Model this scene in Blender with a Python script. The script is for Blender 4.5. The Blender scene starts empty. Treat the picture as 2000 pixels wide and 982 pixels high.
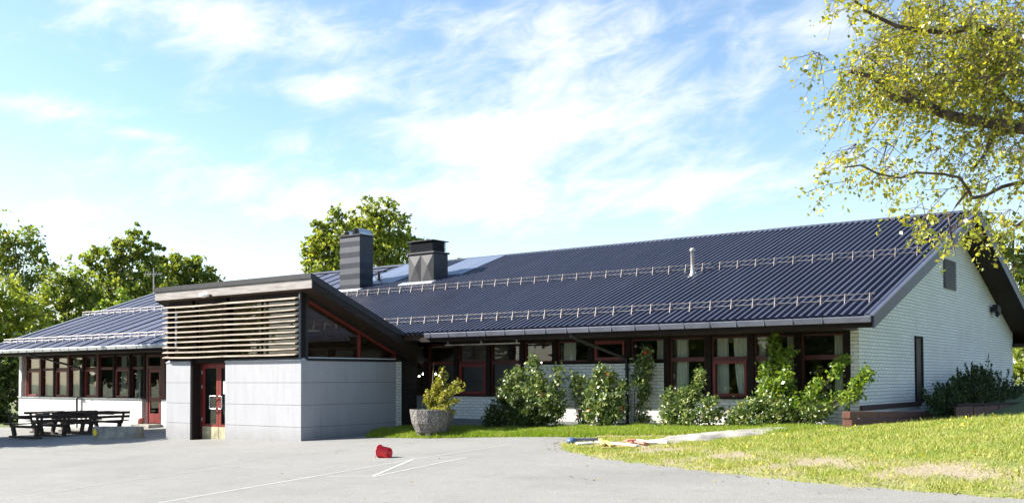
import bpy, math, random
import numpy as np
from mathutils import Vector, Matrix

# ------------------------------------------------------------------ camera
S = bpy.context.scene
COL = S.collection
FPX = 1972.37
R_ = np.array([0.7987587, 0.60164155, -0.00346125])
U_ = np.array([0.01864058, -0.01899688, 0.99964576])
F_ = np.array([-0.60136268, 0.79854027, 0.02638887])
C_ = np.array([19.4002, -16.9923, 1.7])
CY = 686.4
cd = bpy.data.cameras.new('camera'); cam = bpy.data.objects.new('camera', cd); COL.objects.link(cam)
cam.matrix_world = Matrix(((R_[0], U_[0], -F_[0], C_[0]), (R_[1], U_[1], -F_[1], C_[1]),
                           (R_[2], U_[2], -F_[2], C_[2]), (0, 0, 0, 1)))
cd.sensor_width = 36; cd.lens = 36 * FPX / 2000; cd.shift_y = (CY - 491) / 2000
cd.clip_start = .1; cd.clip_end = 3000
S.camera = cam

# ------------------------------------------------------------------ light
AZ, EL = math.radians(29), math.radians(33.5)
travel = Vector((math.cos(AZ) * math.cos(EL), math.sin(AZ) * math.cos(EL), -math.sin(EL)))
sd = bpy.data.lights.new('sun', 'SUN'); sun = bpy.data.objects.new('sun', sd); COL.objects.link(sun)
sd.energy = 5.0; sd.angle = math.radians(.55); sd.color = (1.0, .95, .86)
sun.rotation_euler = travel.to_track_quat('-Z', 'Y').to_euler(); sun.location = (-30, -20, 40)

W = bpy.data.worlds.new('World'); S.world = W; W.use_nodes = True
nt = W.node_tree; nt.nodes.clear()
def wn(t, **k):
    n = nt.nodes.new(t)
    for a, b in k.items(): setattr(n, a, b)
    return n
def wm(op, a, b=None, c=None):
    n = wn('ShaderNodeMath', operation=op)
    for i, v in enumerate((a, b, c)):
        if v is None: continue
        if isinstance(v, (int, float)): n.inputs[i].default_value = v
        else: nt.links.new(v, n.inputs[i])
    return n.outputs[0]
sky = wn('ShaderNodeTexSky', sky_type='NISHITA'); sky.sun_disc = False
sky.sun_elevation = EL; sky.sun_rotation = math.radians(270) - AZ
sky.air_density = 1.0; sky.dust_density = .6; sky.ozone_density = 1.0
geo = wn('ShaderNodeTexCoord'); sep = wn('ShaderNodeSeparateXYZ')
nt.links.new(geo.outputs['Generated'], sep.inputs[0])
dx, dy, dz = sep.outputs
azn = wm('ARCTAN2', dx, dy)          # 0 at +Y
eln = wm('ARCSINE', dz)
comb = wn('ShaderNodeCombineXYZ')
nt.links.new(wm('MULTIPLY', wm('ADD', azn, wm('MULTIPLY', eln, -.55)), 1.0), comb.inputs[0])
nt.links.new(wm('MULTIPLY', wm('ADD', eln, wm('MULTIPLY', azn, -.10)), 1.9), comb.inputs[1])
n1 = wn('ShaderNodeTexNoise'); n1.inputs['Scale'].default_value = 15.0; n1.inputs['Detail'].default_value = 9; n1.inputs['Roughness'].default_value = .62; n1.inputs['Distortion'].default_value = .35
n2 = wn('ShaderNodeTexNoise'); n2.inputs['Scale'].default_value = 6.0; n2.inputs['Detail'].default_value = 4
nt.links.new(comb.outputs[0], n1.inputs['Vector']); nt.links.new(comb.outputs[0], n2.inputs['Vector'])
def direl(px, py):
    d = F_ + R_ * (px - 1000) / FPX - U_ * (py - CY) / FPX
    d = d / np.linalg.norm(d); return math.atan2(d[0], d[1]), math.asin(d[2])
tot = None
for px, py, sx, sy, tilt, amp in ((430, 45, 300, 48, 0, .9), (650, 175, 110, 34, 0, .8), (1080, 90, 220, 95, .3, .8), (900, 260, 150, 90, 0, 1.0),
        (1170, 250, 190, 75, -.2, .75), (60, 205, 150, 32, .15, .8), (560, 285, 60, 22, 0, .8), (450, 340, 230, 42, 0, .55), (1010, 400, 380, 60, 0, .75), (1430, 170, 110, 40, -.4, .45),
        (1570, 60, 170, 70, 0, .65), (180, 420, 120, 30, .2, .5), (1430, 350, 230, 50, -.1, .7), (700, 410, 300, 45, 0, .6), (270, 262, 60, 10, .2, .5)):
    a0, e0 = direl(px, py)
    da = wm('DIVIDE', wm('SUBTRACT', azn, a0), sx / FPX)
    de = wm('DIVIDE', wm('SUBTRACT', wm('SUBTRACT', eln, e0), wm('MULTIPLY', wm('SUBTRACT', azn, a0), -tilt * .35)), sy / FPX)
    g = wm('MULTIPLY', wm('EXPONENT', wm('MULTIPLY', wm('ADD', wm('MULTIPLY', da, da), wm('MULTIPLY', de, de)), -1.0)), amp)
    tot = g if tot is None else wm('ADD', tot, g)
bias = wm('ADD', wm('MULTIPLY', tot, .30), wm('ADD', wm('MULTIPLY', n1.outputs[0], .75), wm('MULTIPLY', n2.outputs[0], .25)))
mr = wn('ShaderNodeMapRange', interpolation_type='SMOOTHSTEP'); nt.links.new(bias, mr.inputs[0])
mr.inputs[1].default_value = .49; mr.inputs[2].default_value = .94; mr.inputs[3].default_value = 0; mr.inputs[4].default_value = .95
hz = wn('ShaderNodeMapRange', interpolation_type='SMOOTHSTEP'); nt.links.new(eln, hz.inputs[0])
hz.inputs[1].default_value = -.02; hz.inputs[2].default_value = .25; hz.inputs[3].default_value = .60; hz.inputs[4].default_value = 0
cover = wm('MAXIMUM', mr.outputs[0], hz.outputs[0])
tint = wn('ShaderNodeMix', data_type='RGBA', blend_type='MULTIPLY'); tint.inputs[0].default_value = 1
nt.links.new(sky.outputs[0], tint.inputs[6]); tint.inputs[7].default_value = (1.03, 1.10, 1.12, 1)
cm = wn('ShaderNodeMix', data_type='RGBA'); nt.links.new(cover, cm.inputs[0])
nt.links.new(tint.outputs[2], cm.inputs[6]); cm.inputs[7].default_value = (5.6, 5.7, 5.85, 1)
bg = wn('ShaderNodeBackground'); nt.links.new(cm.outputs[2], bg.inputs[0]); bg.inputs[1].default_value = .075
wo = wn('ShaderNodeOutputWorld'); nt.links.new(bg.outputs[0], wo.inputs[0])
S.view_settings.view_transform = 'Standard'; S.view_settings.look = 'None'
S.view_settings.gamma = 1; S.view_settings.exposure = 1.55
S.render.engine = 'CYCLES'
S.cycles.max_bounces = 8; S.cycles.transparent_max_bounces = 12

# ------------------------------------------------------------------ helpers
def at(px, py, dist):
    return C_ + dist * (F_ + R_ * (px - 1000) / FPX - U_ * (py - CY) / FPX)
def hit(px, py, n, c):
    d = F_ + R_ * (px - 1000) / FPX - U_ * (py - CY) / FPX
    n = np.array(n, float); return C_ + d * ((c - n @ C_) / (n @ d))
def P0(u, v):
    u = np.clip(u, -30, 30); v = np.clip(v, -45, 24)
    return .154 + .027 * u + .042 * v
def yard(px, py): return hit(px, py, (-.027, -.042, 1), .154)

LOC = {}
def tag(o, label=None, cat=None, group=None, kind=None):
    if label: o['label'] = label
    if cat: o['category'] = cat
    if group: o['group'] = group
    if kind: o['kind'] = kind
    return o
def thing(name, loc, label, cat, group=None, rz=0):
    o = bpy.data.objects.new(name, None); COL.objects.link(o); o.empty_display_size = .2
    o.location = loc; o.rotation_euler = (0, 0, rz); LOC[o.name] = np.array(loc, float)
    return tag(o, label, cat, group)
def copy_tree(o, parent=None):
    c = o.copy(); COL.objects.link(c); c.parent = parent
    LOC[c.name] = LOC.get(o.name, np.zeros(3))
    for ch in list(o.children): copy_tree(ch, c)
    return c
class MB:
    def __init__(s): s.v = []; s.f = []
    def quad(s, *p):
        n = len(s.v); s.v += [tuple(map(float, q)) for q in p]; s.f.append(tuple(range(n, n + len(p)))); return s
    def box(s, x0, x1, y0, y1, z0, z1):
        n = len(s.v)
        s.v += [(x, y, z) for z in (z0, z1) for y in (y0, y1) for x in (x0, x1)]
        s.f += [tuple(n + i for i in q) for q in ((0, 2, 3, 1), (4, 5, 7, 6), (0, 1, 5, 4), (2, 6, 7, 3), (0, 4, 6, 2), (1, 3, 7, 5))]; return s
    def hexa(s, b, t):          # bottom ring, top ring (same length)
        n = len(s.v); k = len(b); s.v += [tuple(map(float, q)) for q in list(b) + list(t)]
        s.f.append(tuple(n + i for i in reversed(range(k)))); s.f.append(tuple(n + k + i for i in range(k)))
        for i in range(k): j = (i + 1) % k; s.f.append((n + i, n + j, n + k + j, n + k + i))
        return s
    def bar(s, a, b, w, h, up=(0, 0, 1)):     # rectangular bar from a to b
        a = np.array(a, float); b = np.array(b, float); d = b - a; d /= np.linalg.norm(d)
        x = np.cross(d, up); x /= np.linalg.norm(x); y = np.cross(x, d)
        r = lambda p: [p + x * w / 2 * i + y * h / 2 * j for i, j in ((-1, -1), (1, -1), (1, 1), (-1, 1))]
        return s.hexa(r(a), r(b))
    def tube(s, pts, rad, n=8, cap=True):
        pts = [np.array(p, float) for p in pts]
        if isinstance(rad, (int, float)): rad = [rad] * len(pts)
        base = len(s.v); up = np.array((.13, .21, 1.)); 
        for i, p in enumerate(pts):
            d = pts[min(i + 1, len(pts) - 1)] - pts[max(i - 1, 0)]; d /= (np.linalg.norm(d) + 1e-9)
            u = up if abs(d @ up) < .93 * np.linalg.norm(up) else np.array((1., .1, 0))
            x = np.cross(d, u); x /= np.linalg.norm(x); y = np.cross(d, x)
            for k in range(n):
                a = 2 * math.pi * k / n; s.v.append(tuple(p + rad[i] * (math.cos(a) * x + math.sin(a) * y)))
        for i in range(len(pts) - 1):
            for k in range(n):
                j = (k + 1) % n; a = base + i * n
                s.f.append((a + k, a + j, a + n + j, a + n + k))
        if cap:
            s.f.append(tuple(base + k for k in range(n))); e = base + (len(pts) - 1) * n
            s.f.append(tuple(e + k for k in reversed(range(n))))
        return s
    def lathe(s, prof, n=24, c=(0, 0, 0)):
        b = len(s.v)
        for r, z in prof:
            for k in range(n):
                a = 2 * math.pi * k / n; s.v.append((c[0] + r * math.cos(a), c[1] + r * math.sin(a), c[2] + z))
        for i in range(len(prof) - 1):
            for k in range(n):
                j = (k + 1) % n; s.f.append((b + i * n + k, b + i * n + j, b + (i + 1) * n + j, b + (i + 1) * n + k))
        return s
    def build(s, name, m, parent=None, origin=None, smooth=False, bevel=0, local=False):
        me = bpy.data.meshes.new(name)
        o0 = np.zeros(3)
        if not local:
            if parent is not None: o0 = LOC[parent.name]
            elif origin is not None: o0 = np.array(origin, float)
        vs = np.array(s.v, float) - o0
        me.from_pydata([tuple(v) for v in vs], [], s.f); me.update()
        return _link(me, name, m, parent, o0, smooth, bevel)
def _link(me, name, m, parent, o0, smooth=False, bevel=0):
    me.materials.append(m)
    if smooth: me.polygons.foreach_set('use_smooth', [True] * len(me.polygons))
    o = bpy.data.objects.new(name, me); COL.objects.link(o)
    if parent is not None: o.parent = parent
    else: o.location = o0
    LOC[o.name] = o0
    if bevel:
        b = o.modifiers.new('bevel', 'BEVEL'); b.width = bevel; b.segments = 2; b.limit_method = 'ANGLE'
    return o
def fast_mesh(name, V, k, m, parent=None, origin=None, attr=None):
    """V: (N*k,3) verts, each k consecutive verts are one polygon"""
    o0 = np.zeros(3)
    if parent is not None: o0 = LOC[parent.name]
    elif origin is not None: o0 = np.array(origin, float)
    V = V - o0; n = len(V) // k
    me = bpy.data.meshes.new(name)
    me.vertices.add(n * k); me.vertices.foreach_set('co', V.astype(np.float32).ravel())
    me.loops.add(n * k); me.loops.foreach_set('vertex_index', np.arange(n * k, dtype=np.int32))
    me.polygons.add(n); me.polygons.foreach_set('loop_start', np.arange(0, n * k, k, dtype=np.int32))
    me.polygons.foreach_set('loop_total', np.full(n, k, dtype=np.int32)); me.update()
    if attr is not None:
        a = me.attributes.new('tone', 'FLOAT', 'POINT'); a.data.foreach_set('value', np.repeat(attr, k).astype(np.float32))
    return _link(me, name, m, parent, o0)

# ------------------------------------------------------------------ materials
def newmat(name):
    m = bpy.data.materials.new(name); m.use_nodes = True; t = m.node_tree
    b = t.nodes['Principled BSDF']; return m, t, b
def N(t, ty, **k):
    n = t.nodes.new(ty)
    for a, b in k.items(): setattr(n, a, b)
    return n
def ramp(t, fac, stops):
    r = N(t, 'ShaderNodeValToRGB'); t.links.new(fac, r.inputs[0]); e = r.color_ramp.elements
    while len(e) < len(stops): e.new(.5)
    for i, (p, c) in enumerate(stops): e[i].position = p; e[i].color = (*c, 1)
    return r.outputs[0]
def noise(t, scale, detail=5, vec=None, rough=.55, stretch=None):
    n = N(t, 'ShaderNodeTexNoise'); n.inputs['Scale'].default_value = scale; n.inputs['Detail'].default_value = detail; n.inputs['Roughness'].default_value = rough
    if vec is None: vec = N(t, 'ShaderNodeTexCoord').outputs['Object']
    if stretch:
        mp = N(t, 'ShaderNodeMapping'); mp.inputs['Scale'].default_value = stretch; t.links.new(vec, mp.inputs[0]); vec = mp.outputs[0]
    t.links.new(vec, n.inputs['Vector']); return n.outputs[0]
def mixc(t, fac, a, b, mode='MIX'):
    m = N(t, 'ShaderNodeMix', data_type='RGBA', blend_type=mode)
    for i, v in ((0, fac), (6, a), (7, b)):
        if isinstance(v, (int, float)): m.inputs[i].default_value = v
        elif isinstance(v, tuple): m.inputs[i].default_value = (*v, 1)
        else: t.links.new(v, m.inputs[i])
    return m.outputs[2]
def bump(t, b, h, strength=.3, dist=.01):
    n = N(t, 'ShaderNodeBump'); n.inputs['Strength'].default_value = strength; n.inputs['Distance'].default_value = dist
    t.links.new(h, n.inputs['Height']); t.links.new(n.outputs[0], b.inputs['Normal'])
def plain(name, c, rough=.6, metal=0., var=.12, scale=6., bscale=40, bs=.15, stretch=None, spec=.5):
    m, t, b = newmat(name)
    f = noise(t, scale, 6, stretch=stretch)
    lo = tuple(x * (1 - var * 1.6) for x in c); hi = tuple(min(1, x * (1 + var * 1.3)) for x in c)
    t.links.new(ramp(t, f, ((.3, lo), (.7, hi))), b.inputs['Base Color'])
    b.inputs['Roughness'].default_value = rough; b.inputs['Metallic'].default_value = metal; b.inputs['Specular IOR Level'].default_value = spec
    if bs: bump(t, b, noise(t, bscale, 4, stretch=stretch), bs, .004)
    return m
def brick(name, axis):
    m, t, b = newmat(name)
    co = N(t, 'ShaderNodeTexCoord').outputs['Object']; sp = N(t, 'ShaderNodeSeparateXYZ'); t.links.new(co, sp.inputs[0])
    cb = N(t, 'ShaderNodeCombineXYZ'); t.links.new(sp.outputs[axis], cb.inputs[0]); t.links.new(sp.outputs[2], cb.inputs[1])
    dn = N(t, 'ShaderNodeTexNoise'); dn.inputs['Scale'].default_value = 1.3; t.links.new(co, dn.inputs['Vector'])
    mp = N(t, 'ShaderNodeVectorMath', operation='MULTIPLY_ADD'); t.links.new(dn.outputs['Color'], mp.inputs[0]); mp.inputs[1].default_value = (.016, .03, 0); t.links.new(cb.outputs[0], mp.inputs[2])
    br = N(t, 'ShaderNodeTexBrick'); t.links.new(mp.outputs[0], br.inputs['Vector'])
    br.inputs['Scale'].default_value = 1; br.inputs['Brick Width'].default_value = .235; br.inputs['Row Height'].default_value = .0775
    br.inputs['Mortar Size'].default_value = .011; br.inputs['Mortar Smooth'].default_value = .5
    br.inputs['Color1'].default_value = (.84, .84, .82, 1); br.inputs['Color2'].default_value = (.75, .76, .75, 1); br.inputs['Mortar'].default_value = (.44, .45, .44, 1)
    st = noise(t, .9, 7, co, .65)
    t.links.new(mixc(t, ramp(t, st, ((.38, (0, 0, 0)), (.75, (.5, .5, .5)))), br.outputs['Color'], (.52, .52, .48)), b.inputs['Base Color'])
    b.inputs['Roughness'].default_value = .7
    inv = N(t, 'ShaderNodeMath', operation='SUBTRACT'); inv.inputs[0].default_value = 1; t.links.new(br.outputs['Fac'], inv.inputs[1])
    ad = N(t, 'ShaderNodeMath', operation='MULTIPLY_ADD'); t.links.new(noise(t, 28, 4, co), ad.inputs[0]); ad.inputs[1].default_value = .5; t.links.new(inv.outputs[0], ad.inputs[2])
    bump(t, b, ad.outputs[0], .9, .012); return m
def leafmat(name, cols, trans=.35, rough=.45, spec=.4):
    m, t, b = newmat(name)
    g = N(t, 'ShaderNodeNewGeometry')
    k = len(cols); c = ramp(t, g.outputs['Random Per Island'], [(i / (k - 1), cols[i]) for i in range(k)])
    big = noise(t, .55, 3)
    c = mixc(t, ramp(t, big, ((.35, (0, 0, 0)), (.7, (.55, .55, .55)))), c, mixc(t, 1., c, (1.25, 1.08, .55), 'MULTIPLY'))
    t.links.new(c, b.inputs['Base Color']); b.inputs['Roughness'].default_value = rough; b.inputs['Specular IOR Level'].default_value = spec
    tr = N(t, 'ShaderNodeBsdfTranslucent'); t.links.new(mixc(t, 1., c, (1.5, 1.5, .7), 'MULTIPLY'), tr.inputs[0])
    mx = N(t, 'ShaderNodeMixShader'); mx.inputs[0].default_value = trans
    t.links.new(b.outputs[0], mx.inputs[1]); t.links.new(tr.outputs[0], mx.inputs[2])
    t.links.new(mx.outputs[0], t.nodes['Material Output'].inputs[0]); return m
def glassmat():
    m, t, b = newmat('window_glass'); t.nodes.remove(b)
    fr = N(t, 'ShaderNodeFresnel'); fr.inputs[0].default_value = 1.52
    f2 = N(t, 'ShaderNodeMath', operation='MULTIPLY'); t.links.new(fr.outputs[0], f2.inputs[0]); f2.inputs[1].default_value = 1.7; f2.use_clamp = True
    tr = N(t, 'ShaderNodeBsdfTransparent'); tr.inputs[0].default_value = (.80, .84, .80, 1)
    gl = N(t, 'ShaderNodeBsdfGlossy'); gl.inputs['Roughness'].default_value = .015; gl.inputs[0].default_value = (.95, .97, .97, 1)
    bn = N(t, 'ShaderNodeBump'); bn.inputs['Strength'].default_value = .05; bn.inputs['Distance'].default_value = .02; t.links.new(noise(t, 1.7, 2), bn.inputs['Height']); t.links.new(bn.outputs[0], gl.inputs['Normal'])
    mx = N(t, 'ShaderNodeMixShader'); t.links.new(f2.outputs[0], mx.inputs[0]); t.links.new(tr.outputs[0], mx.inputs[1]); t.links.new(gl.outputs[0], mx.inputs[2])
    t.links.new(mx.outputs[0], t.nodes['Material Output'].inputs[0]); return m

M = {}
M['brick_u'] = brick('white_painted_brick', 0); M['brick_v'] = brick('white_painted_brick_gable', 1)
M['glass'] = glassmat()
M['red'] = plain('red_frame_paint', (.085, .018, .014), .5, var=.2, stretch=(1, 1, .2), spec=.35)
M['red_bright'] = plain('red_sash_paint', (.17, .024, .019), .45, var=.15, spec=.35)
M['dark'] = plain('dark_stained_wood', (.015, .009, .008), .75, var=.25, stretch=(.4, .4, 4), spec=.2)
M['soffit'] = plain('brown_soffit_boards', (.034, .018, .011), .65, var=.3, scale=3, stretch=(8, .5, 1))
M['plinth'] = plain('grey_plinth', (.16, .17, .18), .85)
M['metal_pale'] = plain('pale_sheet_metal', (.50, .52, .56), .38, .55, var=.12, scale=3)
M['gutter'] = plain('gutter_metal', (.095, .102, .135), .5, .3, var=.2, scale=2.2, stretch=(1, 1, 1))
M['galv'] = plain('galvanised_steel', (.50, .47, .43), .45, .45, var=.2)
M['barge'] = plain('blue_grey_barge', (.026, .032, .055), .5, .2, var=.15)
M['verge'] = plain('lilac_verge_metal', (.095, .105, .155), .4, .3, var=.12)
M['guard'] = plain('darker_guard_steel', (.17, .155, .15), .55, .4, var=.25)
M['guard_sunlit'] = plain('sunlit_guard_steel', (.50, .44, .40), .5, .3, var=.2)  # paler copy of the guard steel, sunlight put into its colour
M['guard_b'] = plain('guard_bracket_steel', (.34, .29, .26), .5, .3, var=.25)
M['black'] = plain('black_pipe', (.018, .018, .020), .45, var=.2)
M['curtain'] = plain('curtain_cloth', (.82, .82, .74), .9, var=.07, scale=14, stretch=(5, 5, .3), bs=.1)
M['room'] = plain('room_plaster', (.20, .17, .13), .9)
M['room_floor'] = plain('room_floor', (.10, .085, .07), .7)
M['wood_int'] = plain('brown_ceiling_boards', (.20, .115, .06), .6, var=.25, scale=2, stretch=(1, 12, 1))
M['white'] = plain('white_plastic', (.75, .75, .73), .4, var=.04)
M['table_wood'] = plain('dark_brown_weathered_wood', (.045, .030, .023), .8, var=.35, scale=5, stretch=(1, 6, 6))
M['brown_plank'] = plain('red_brown_stained_plank', (.12, .042, .027), .75, var=.35, scale=4, stretch=(6, 6, 1))
M['bark'] = plain('grey_bark', (.14, .115, .09), .9, var=.4, scale=9, bs=.6)
M['bark_birch'] = plain('dark_birch_bark', (.085, .062, .048), .9, var=.5, scale=7, bs=.6)
M['stem'] = plain('rose_stem', (.13, .10, .055), .8, var=.3)
M['redplastic'] = plain('red_plastic', (.85, .025, .03), .28, var=.05, bs=.03)
M['navy'] = plain('navy_metal', (.06, .07, .12), .4, var=.2)
M['yellow'] = plain('yellow_painted_wood', (.62, .46, .16), .6, var=.15)
M['pink'] = plain('faded_red_painted_wood', (.60, .20, .15), .6, var=.25)
M['whitewood'] = plain('white_painted_wood', (.80, .77, .72), .6, var=.08)
M['rooflining'] = plain('dark_metal_cladding', (.022, .025, .036), .5, .3, var=.2, scale=5)
M['cowl_metal'] = plain('grey_sheet_metal', (.036, .035, .040), .55, .3, var=.15, scale=4)
M['fascia'] = plain('grey_weathered_board', (.26, .235, .22), .75, var=.2, scale=3, stretch=(.6, 6, 6))
M['fascia_dark'] = plain('black_metal_flashing', (.028, .027, .030), .45, .3, var=.2)
M['rake'] = plain('brown_grey_board', (.026, .020, .019), .75, var=.25, scale=3, stretch=(6, .6, 6), spec=.25)
M['slat'] = plain('pale_wood_slat', (.36, .30, .24), .75, var=.35, scale=4, stretch=(.5, 6, 6))

def panelmat():
    m, t, b = newmat('fibre_cement_panel')
    co = N(t, 'ShaderNodeTexCoord').outputs['Object']; sp = N(t, 'ShaderNodeSeparateXYZ'); t.links.new(co, sp.inputs[0])
    f = noise(t, 1.2, 8, co, .7, (1, 1, .35)); f2 = noise(t, 22, 4, co); dr = noise(t, 3.5, 7, co, .7, (2.2, 2.2, .16)); sc = noise(t, 2.1, 8, co, .75)
    c = mixc(t, ramp(t, f2, ((.3, (0, 0, 0)), (.7, (.35, .35, .35)))), ramp(t, f, ((.3, (.30, .302, .32)), (.7, (.37, .372, .395)))), (.29, .292, .31))
    c = mixc(t, ramp(t, dr, ((.5, (0, 0, 0)), (.75, (.40, .40, .40)))), c, (.20, .20, .20))
    c = mixc(t, ramp(t, sc, ((.60, (0, 0, 0)), (.74, (.45, .45, .45)))), c, (.21, .20, .19))
    mz = N(t, 'ShaderNodeMapRange'); t.links.new(sp.outputs[2], mz.inputs[0]); mz.inputs[1].default_value = .05; mz.inputs[2].default_value = .45; mz.inputs[3].default_value = .75; mz.inputs[4].default_value = 0
    ml = N(t, 'ShaderNodeMath', operation='MULTIPLY'); t.links.new(mz.outputs[0], ml.inputs[0]); t.links.new(noise(t, 5, 6, co, .7), ml.inputs[1])
    c = mixc(t, ml.outputs[0], c, (.15, .135, .11))
    t.links.new(c, b.inputs['Base Color']); b.inputs['Roughness'].default_value = .6; bump(t, b, f2, .2, .004); return m
M['panel'] = panelmat()
def roofmat(name, c, rough, metal, spec=.5):
    m, t, b = newmat(name)
    co = N(t, 'ShaderNodeTexCoord').outputs['Object']
    f = noise(t, .8, 7, co, .65, (1.2, .35, .35)); f2 = noise(t, 30, 3, co)
    c1 = tuple(x * .82 for x in c); c2 = tuple(x * 1.18 for x in c)
    t.links.new(mixc(t, ramp(t, f2, ((.5, (0, 0, 0)), (.75, (.4, .4, .4)))), ramp(t, f, ((.3, c1), (.7, c2))), tuple(x * 1.5 for x in c)), b.inputs['Base Color'])
    stk = noise(t, 2.2, 6, co, .7, (3.2, .18, .18)); pc = N(t, 'ShaderNodeMixRGB') if 0 else None
    col = b.inputs['Base Color'].links[0].from_socket
    t.links.new(mixc(t, ramp(t, stk, ((.52, (0, 0, 0)), (.74, (.5, .5, .5)))), col, tuple(x * 1.7 + .01 for x in c)), b.inputs['Base Color'])
    b.inputs['Metallic'].default_value = metal; b.inputs['Specular IOR Level'].default_value = spec
    t.links.new(ramp(t, f, ((.3, (rough * .8,) * 3), (.7, (rough * 1.2,) * 3))), b.inputs['Roughness']); return m
M['roof'] = roofmat('blue_black_roof_steel', (.043, .048, .076), .45, .0, .3)
M['roof_flat'] = roofmat('pale_blue_flat_sheet', (.15, .18, .25), .42, .3)
M['roof_left'] = roofmat('lighter_blue_roof_steel', (.105, .115, .165), .5, .1, .35)  # lighter blue than the main roof steel
def asphalt():
    m, t, b = newmat('asphalt')
    co = N(t, 'ShaderNodeTexCoord').outputs['Object']
    f = noise(t, .28, 9, co, .62); g = noise(t, 75, 3, co, .75); s = noise(t, 3.2, 7, co, .7); w = noise(t, .9, 8, co, .7, (.35, 2.2, 1))
    c = ramp(t, f, ((.3, (.200, .195, .184)), (.5, (.250, .244, .230)), (.72, (.285, .277, .260))))
    c = mixc(t, ramp(t, w, ((.44, (0, 0, 0)), (.72, (.35, .35, .35)))), c, (.33, .32, .30))
    c = mixc(t, ramp(t, s, ((.50, (0, 0, 0)), (.72, (.42, .42, .42)))), c, (.165, .16, .15))
    c = mixc(t, ramp(t, g, ((.36, (.75, .75, .75)), (.55, (0, 0, 0)))), c, (.11, .108, .105))
    c = mixc(t, ramp(t, g, ((.56, (0, 0, 0)), (.70, (.8, .8, .8)))), c, (.46, .45, .42))
    v = N(t, 'ShaderNodeTexVoronoi', feature='DISTANCE_TO_EDGE'); v.inputs['Scale'].default_value = .15
    wv = N(t, 'ShaderNodeVectorMath', operation='MULTIPLY_ADD'); nn = N(t, 'ShaderNodeTexNoise'); nn.inputs['Scale'].default_value = 1.1; nn.inputs['Detail'].default_value = 6; t.links.new(co, nn.inputs['Vector'])
    t.links.new(nn.outputs['Color'], wv.inputs[0]); wv.inputs[1].default_value = (1.8, 1.8, 0); t.links.new(co, wv.inputs[2]); t.links.new(wv.outputs[0], v.inputs['Vector'])
    cr = mixc(t, ramp(t, noise(t, .5, 3, co), ((.45, (0, 0, 0)), (.6, (.7, .7, .7)))), (0, 0, 0), ramp(t, v.outputs[0], ((0, (1, 1, 1)), (.004, (0, 0, 0)))))
    c = mixc(t, cr, c, (.10, .10, .095))
    t.links.new(c, b.inputs['Base Color']); b.inputs['Roughness'].default_value = .9; b.inputs['Specular IOR Level'].default_value = .25; bump(t, b, g, .8, .008); return m
M['asphalt'] = asphalt()
def lawnmat():
    m, t, b = newmat('lawn_soil_and_turf')
    co = N(t, 'ShaderNodeTexCoord').outputs['Object']
    at_ = N(t, 'ShaderNodeAttribute', attribute_name='tone').outputs['Fac']
    f = noise(t, 1.1, 7, co, .65); g = noise(t, 30, 4, co, .7)
    grass = ramp(t, f, ((.3, (.12, .16, .03)), (.5, (.20, .22, .06)), (.7, (.30, .26, .12))))
    dirt = ramp(t, g, ((.3, (.20, .15, .09)), (.6, (.36, .31, .23)), (.75, (.50, .46, .38))))
    t.links.new(mixc(t, at_, grass, dirt), b.inputs['Base Color']); b.inputs['Roughness'].default_value = .95; b.inputs['Specular IOR Level'].default_value = .1
    bump(t, b, g, .7, .03); return m
M['lawn'] = lawnmat()
def blademat():
    m, t, b = newmat('grass_blades')
    g = N(t, 'ShaderNodeNewGeometry'); at_ = N(t, 'ShaderNodeAttribute', attribute_name='tone').outputs['Fac']
    green = ramp(t, g.outputs['Random Per Island'], ((0, (.10, .19, .010)), (.6, (.19, .29, .015)), (1, (.31, .37, .05))))
    dry = ramp(t, g.outputs['Random Per Island'], ((0, (.20, .26, .035)), (.5, (.35, .35, .09)), (1, (.52, .44, .22))))
    c = mixc(t, at_, green, dry); t.links.new(c, b.inputs['Base Color']); b.inputs['Roughness'].default_value = .6; b.inputs['Specular IOR Level'].default_value = .25
    tr = N(t, 'ShaderNodeBsdfTranslucent'); t.links.new(mixc(t, 1., c, (1.5, 1.5, .8), 'MULTIPLY'), tr.inputs[0])
    mx = N(t, 'ShaderNodeMixShader'); mx.inputs[0].default_value = .35; t.links.new(b.outputs[0], mx.inputs[1]); t.links.new(tr.outputs[0], mx.inputs[2])
    t.links.new(mx.outputs[0], t.nodes['Material Output'].inputs[0]); return m
M['blade'] = blademat()
def pebble():
    m, t, b = newmat('exposed_pebble_concrete')
    v = N(t, 'ShaderNodeTexVoronoi'); v.inputs['Scale'].default_value = 34; t.links.new(N(t, 'ShaderNodeTexCoord').outputs['Object'], v.inputs['Vector'])
    sp = N(t, 'ShaderNodeSeparateColor'); t.links.new(v.outputs['Color'], sp.inputs[0])
    c = ramp(t, sp.outputs[0], ((0, (.06, .055, .05)), (.4, (.15, .135, .125)), (.7, (.22, .185, .165)), (1, (.42, .40, .37))))
    t.links.new(mixc(t, ramp(t, v.outputs['Distance'], ((.35, (0, 0, 0)), (.7, (1, 1, 1)))), c, (.13, .12, .11)), b.inputs['Base Color'])
    b.inputs['Roughness'].default_value = .8
    inv = N(t, 'ShaderNodeMath', operation='SUBTRACT'); inv.inputs[0].default_value = 1; t.links.new(v.outputs['Distance'], inv.inputs[1]); bump(t, b, inv.outputs[0], .9, .02); return m
M['pebble'] = pebble()
M['concrete'] = plain('stained_concrete', (.25, .24, .21), .85, var=.3, scale=3, bs=.4)
M['rock'] = plain('pale_bare_rock', (.31, .29, .26), .9, var=.3, scale=2.5, bscale=14, bs=.8)
M['chalk'] = plain('faded_chalk_line', (.43, .43, .41), .9, var=.12, scale=12)
L_birch = leafmat('birch_leaf', ((.10, .13, .018), (.21, .25, .028), (.36, .36, .04), (.50, .45, .08)), .46, .35, .6)
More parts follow.
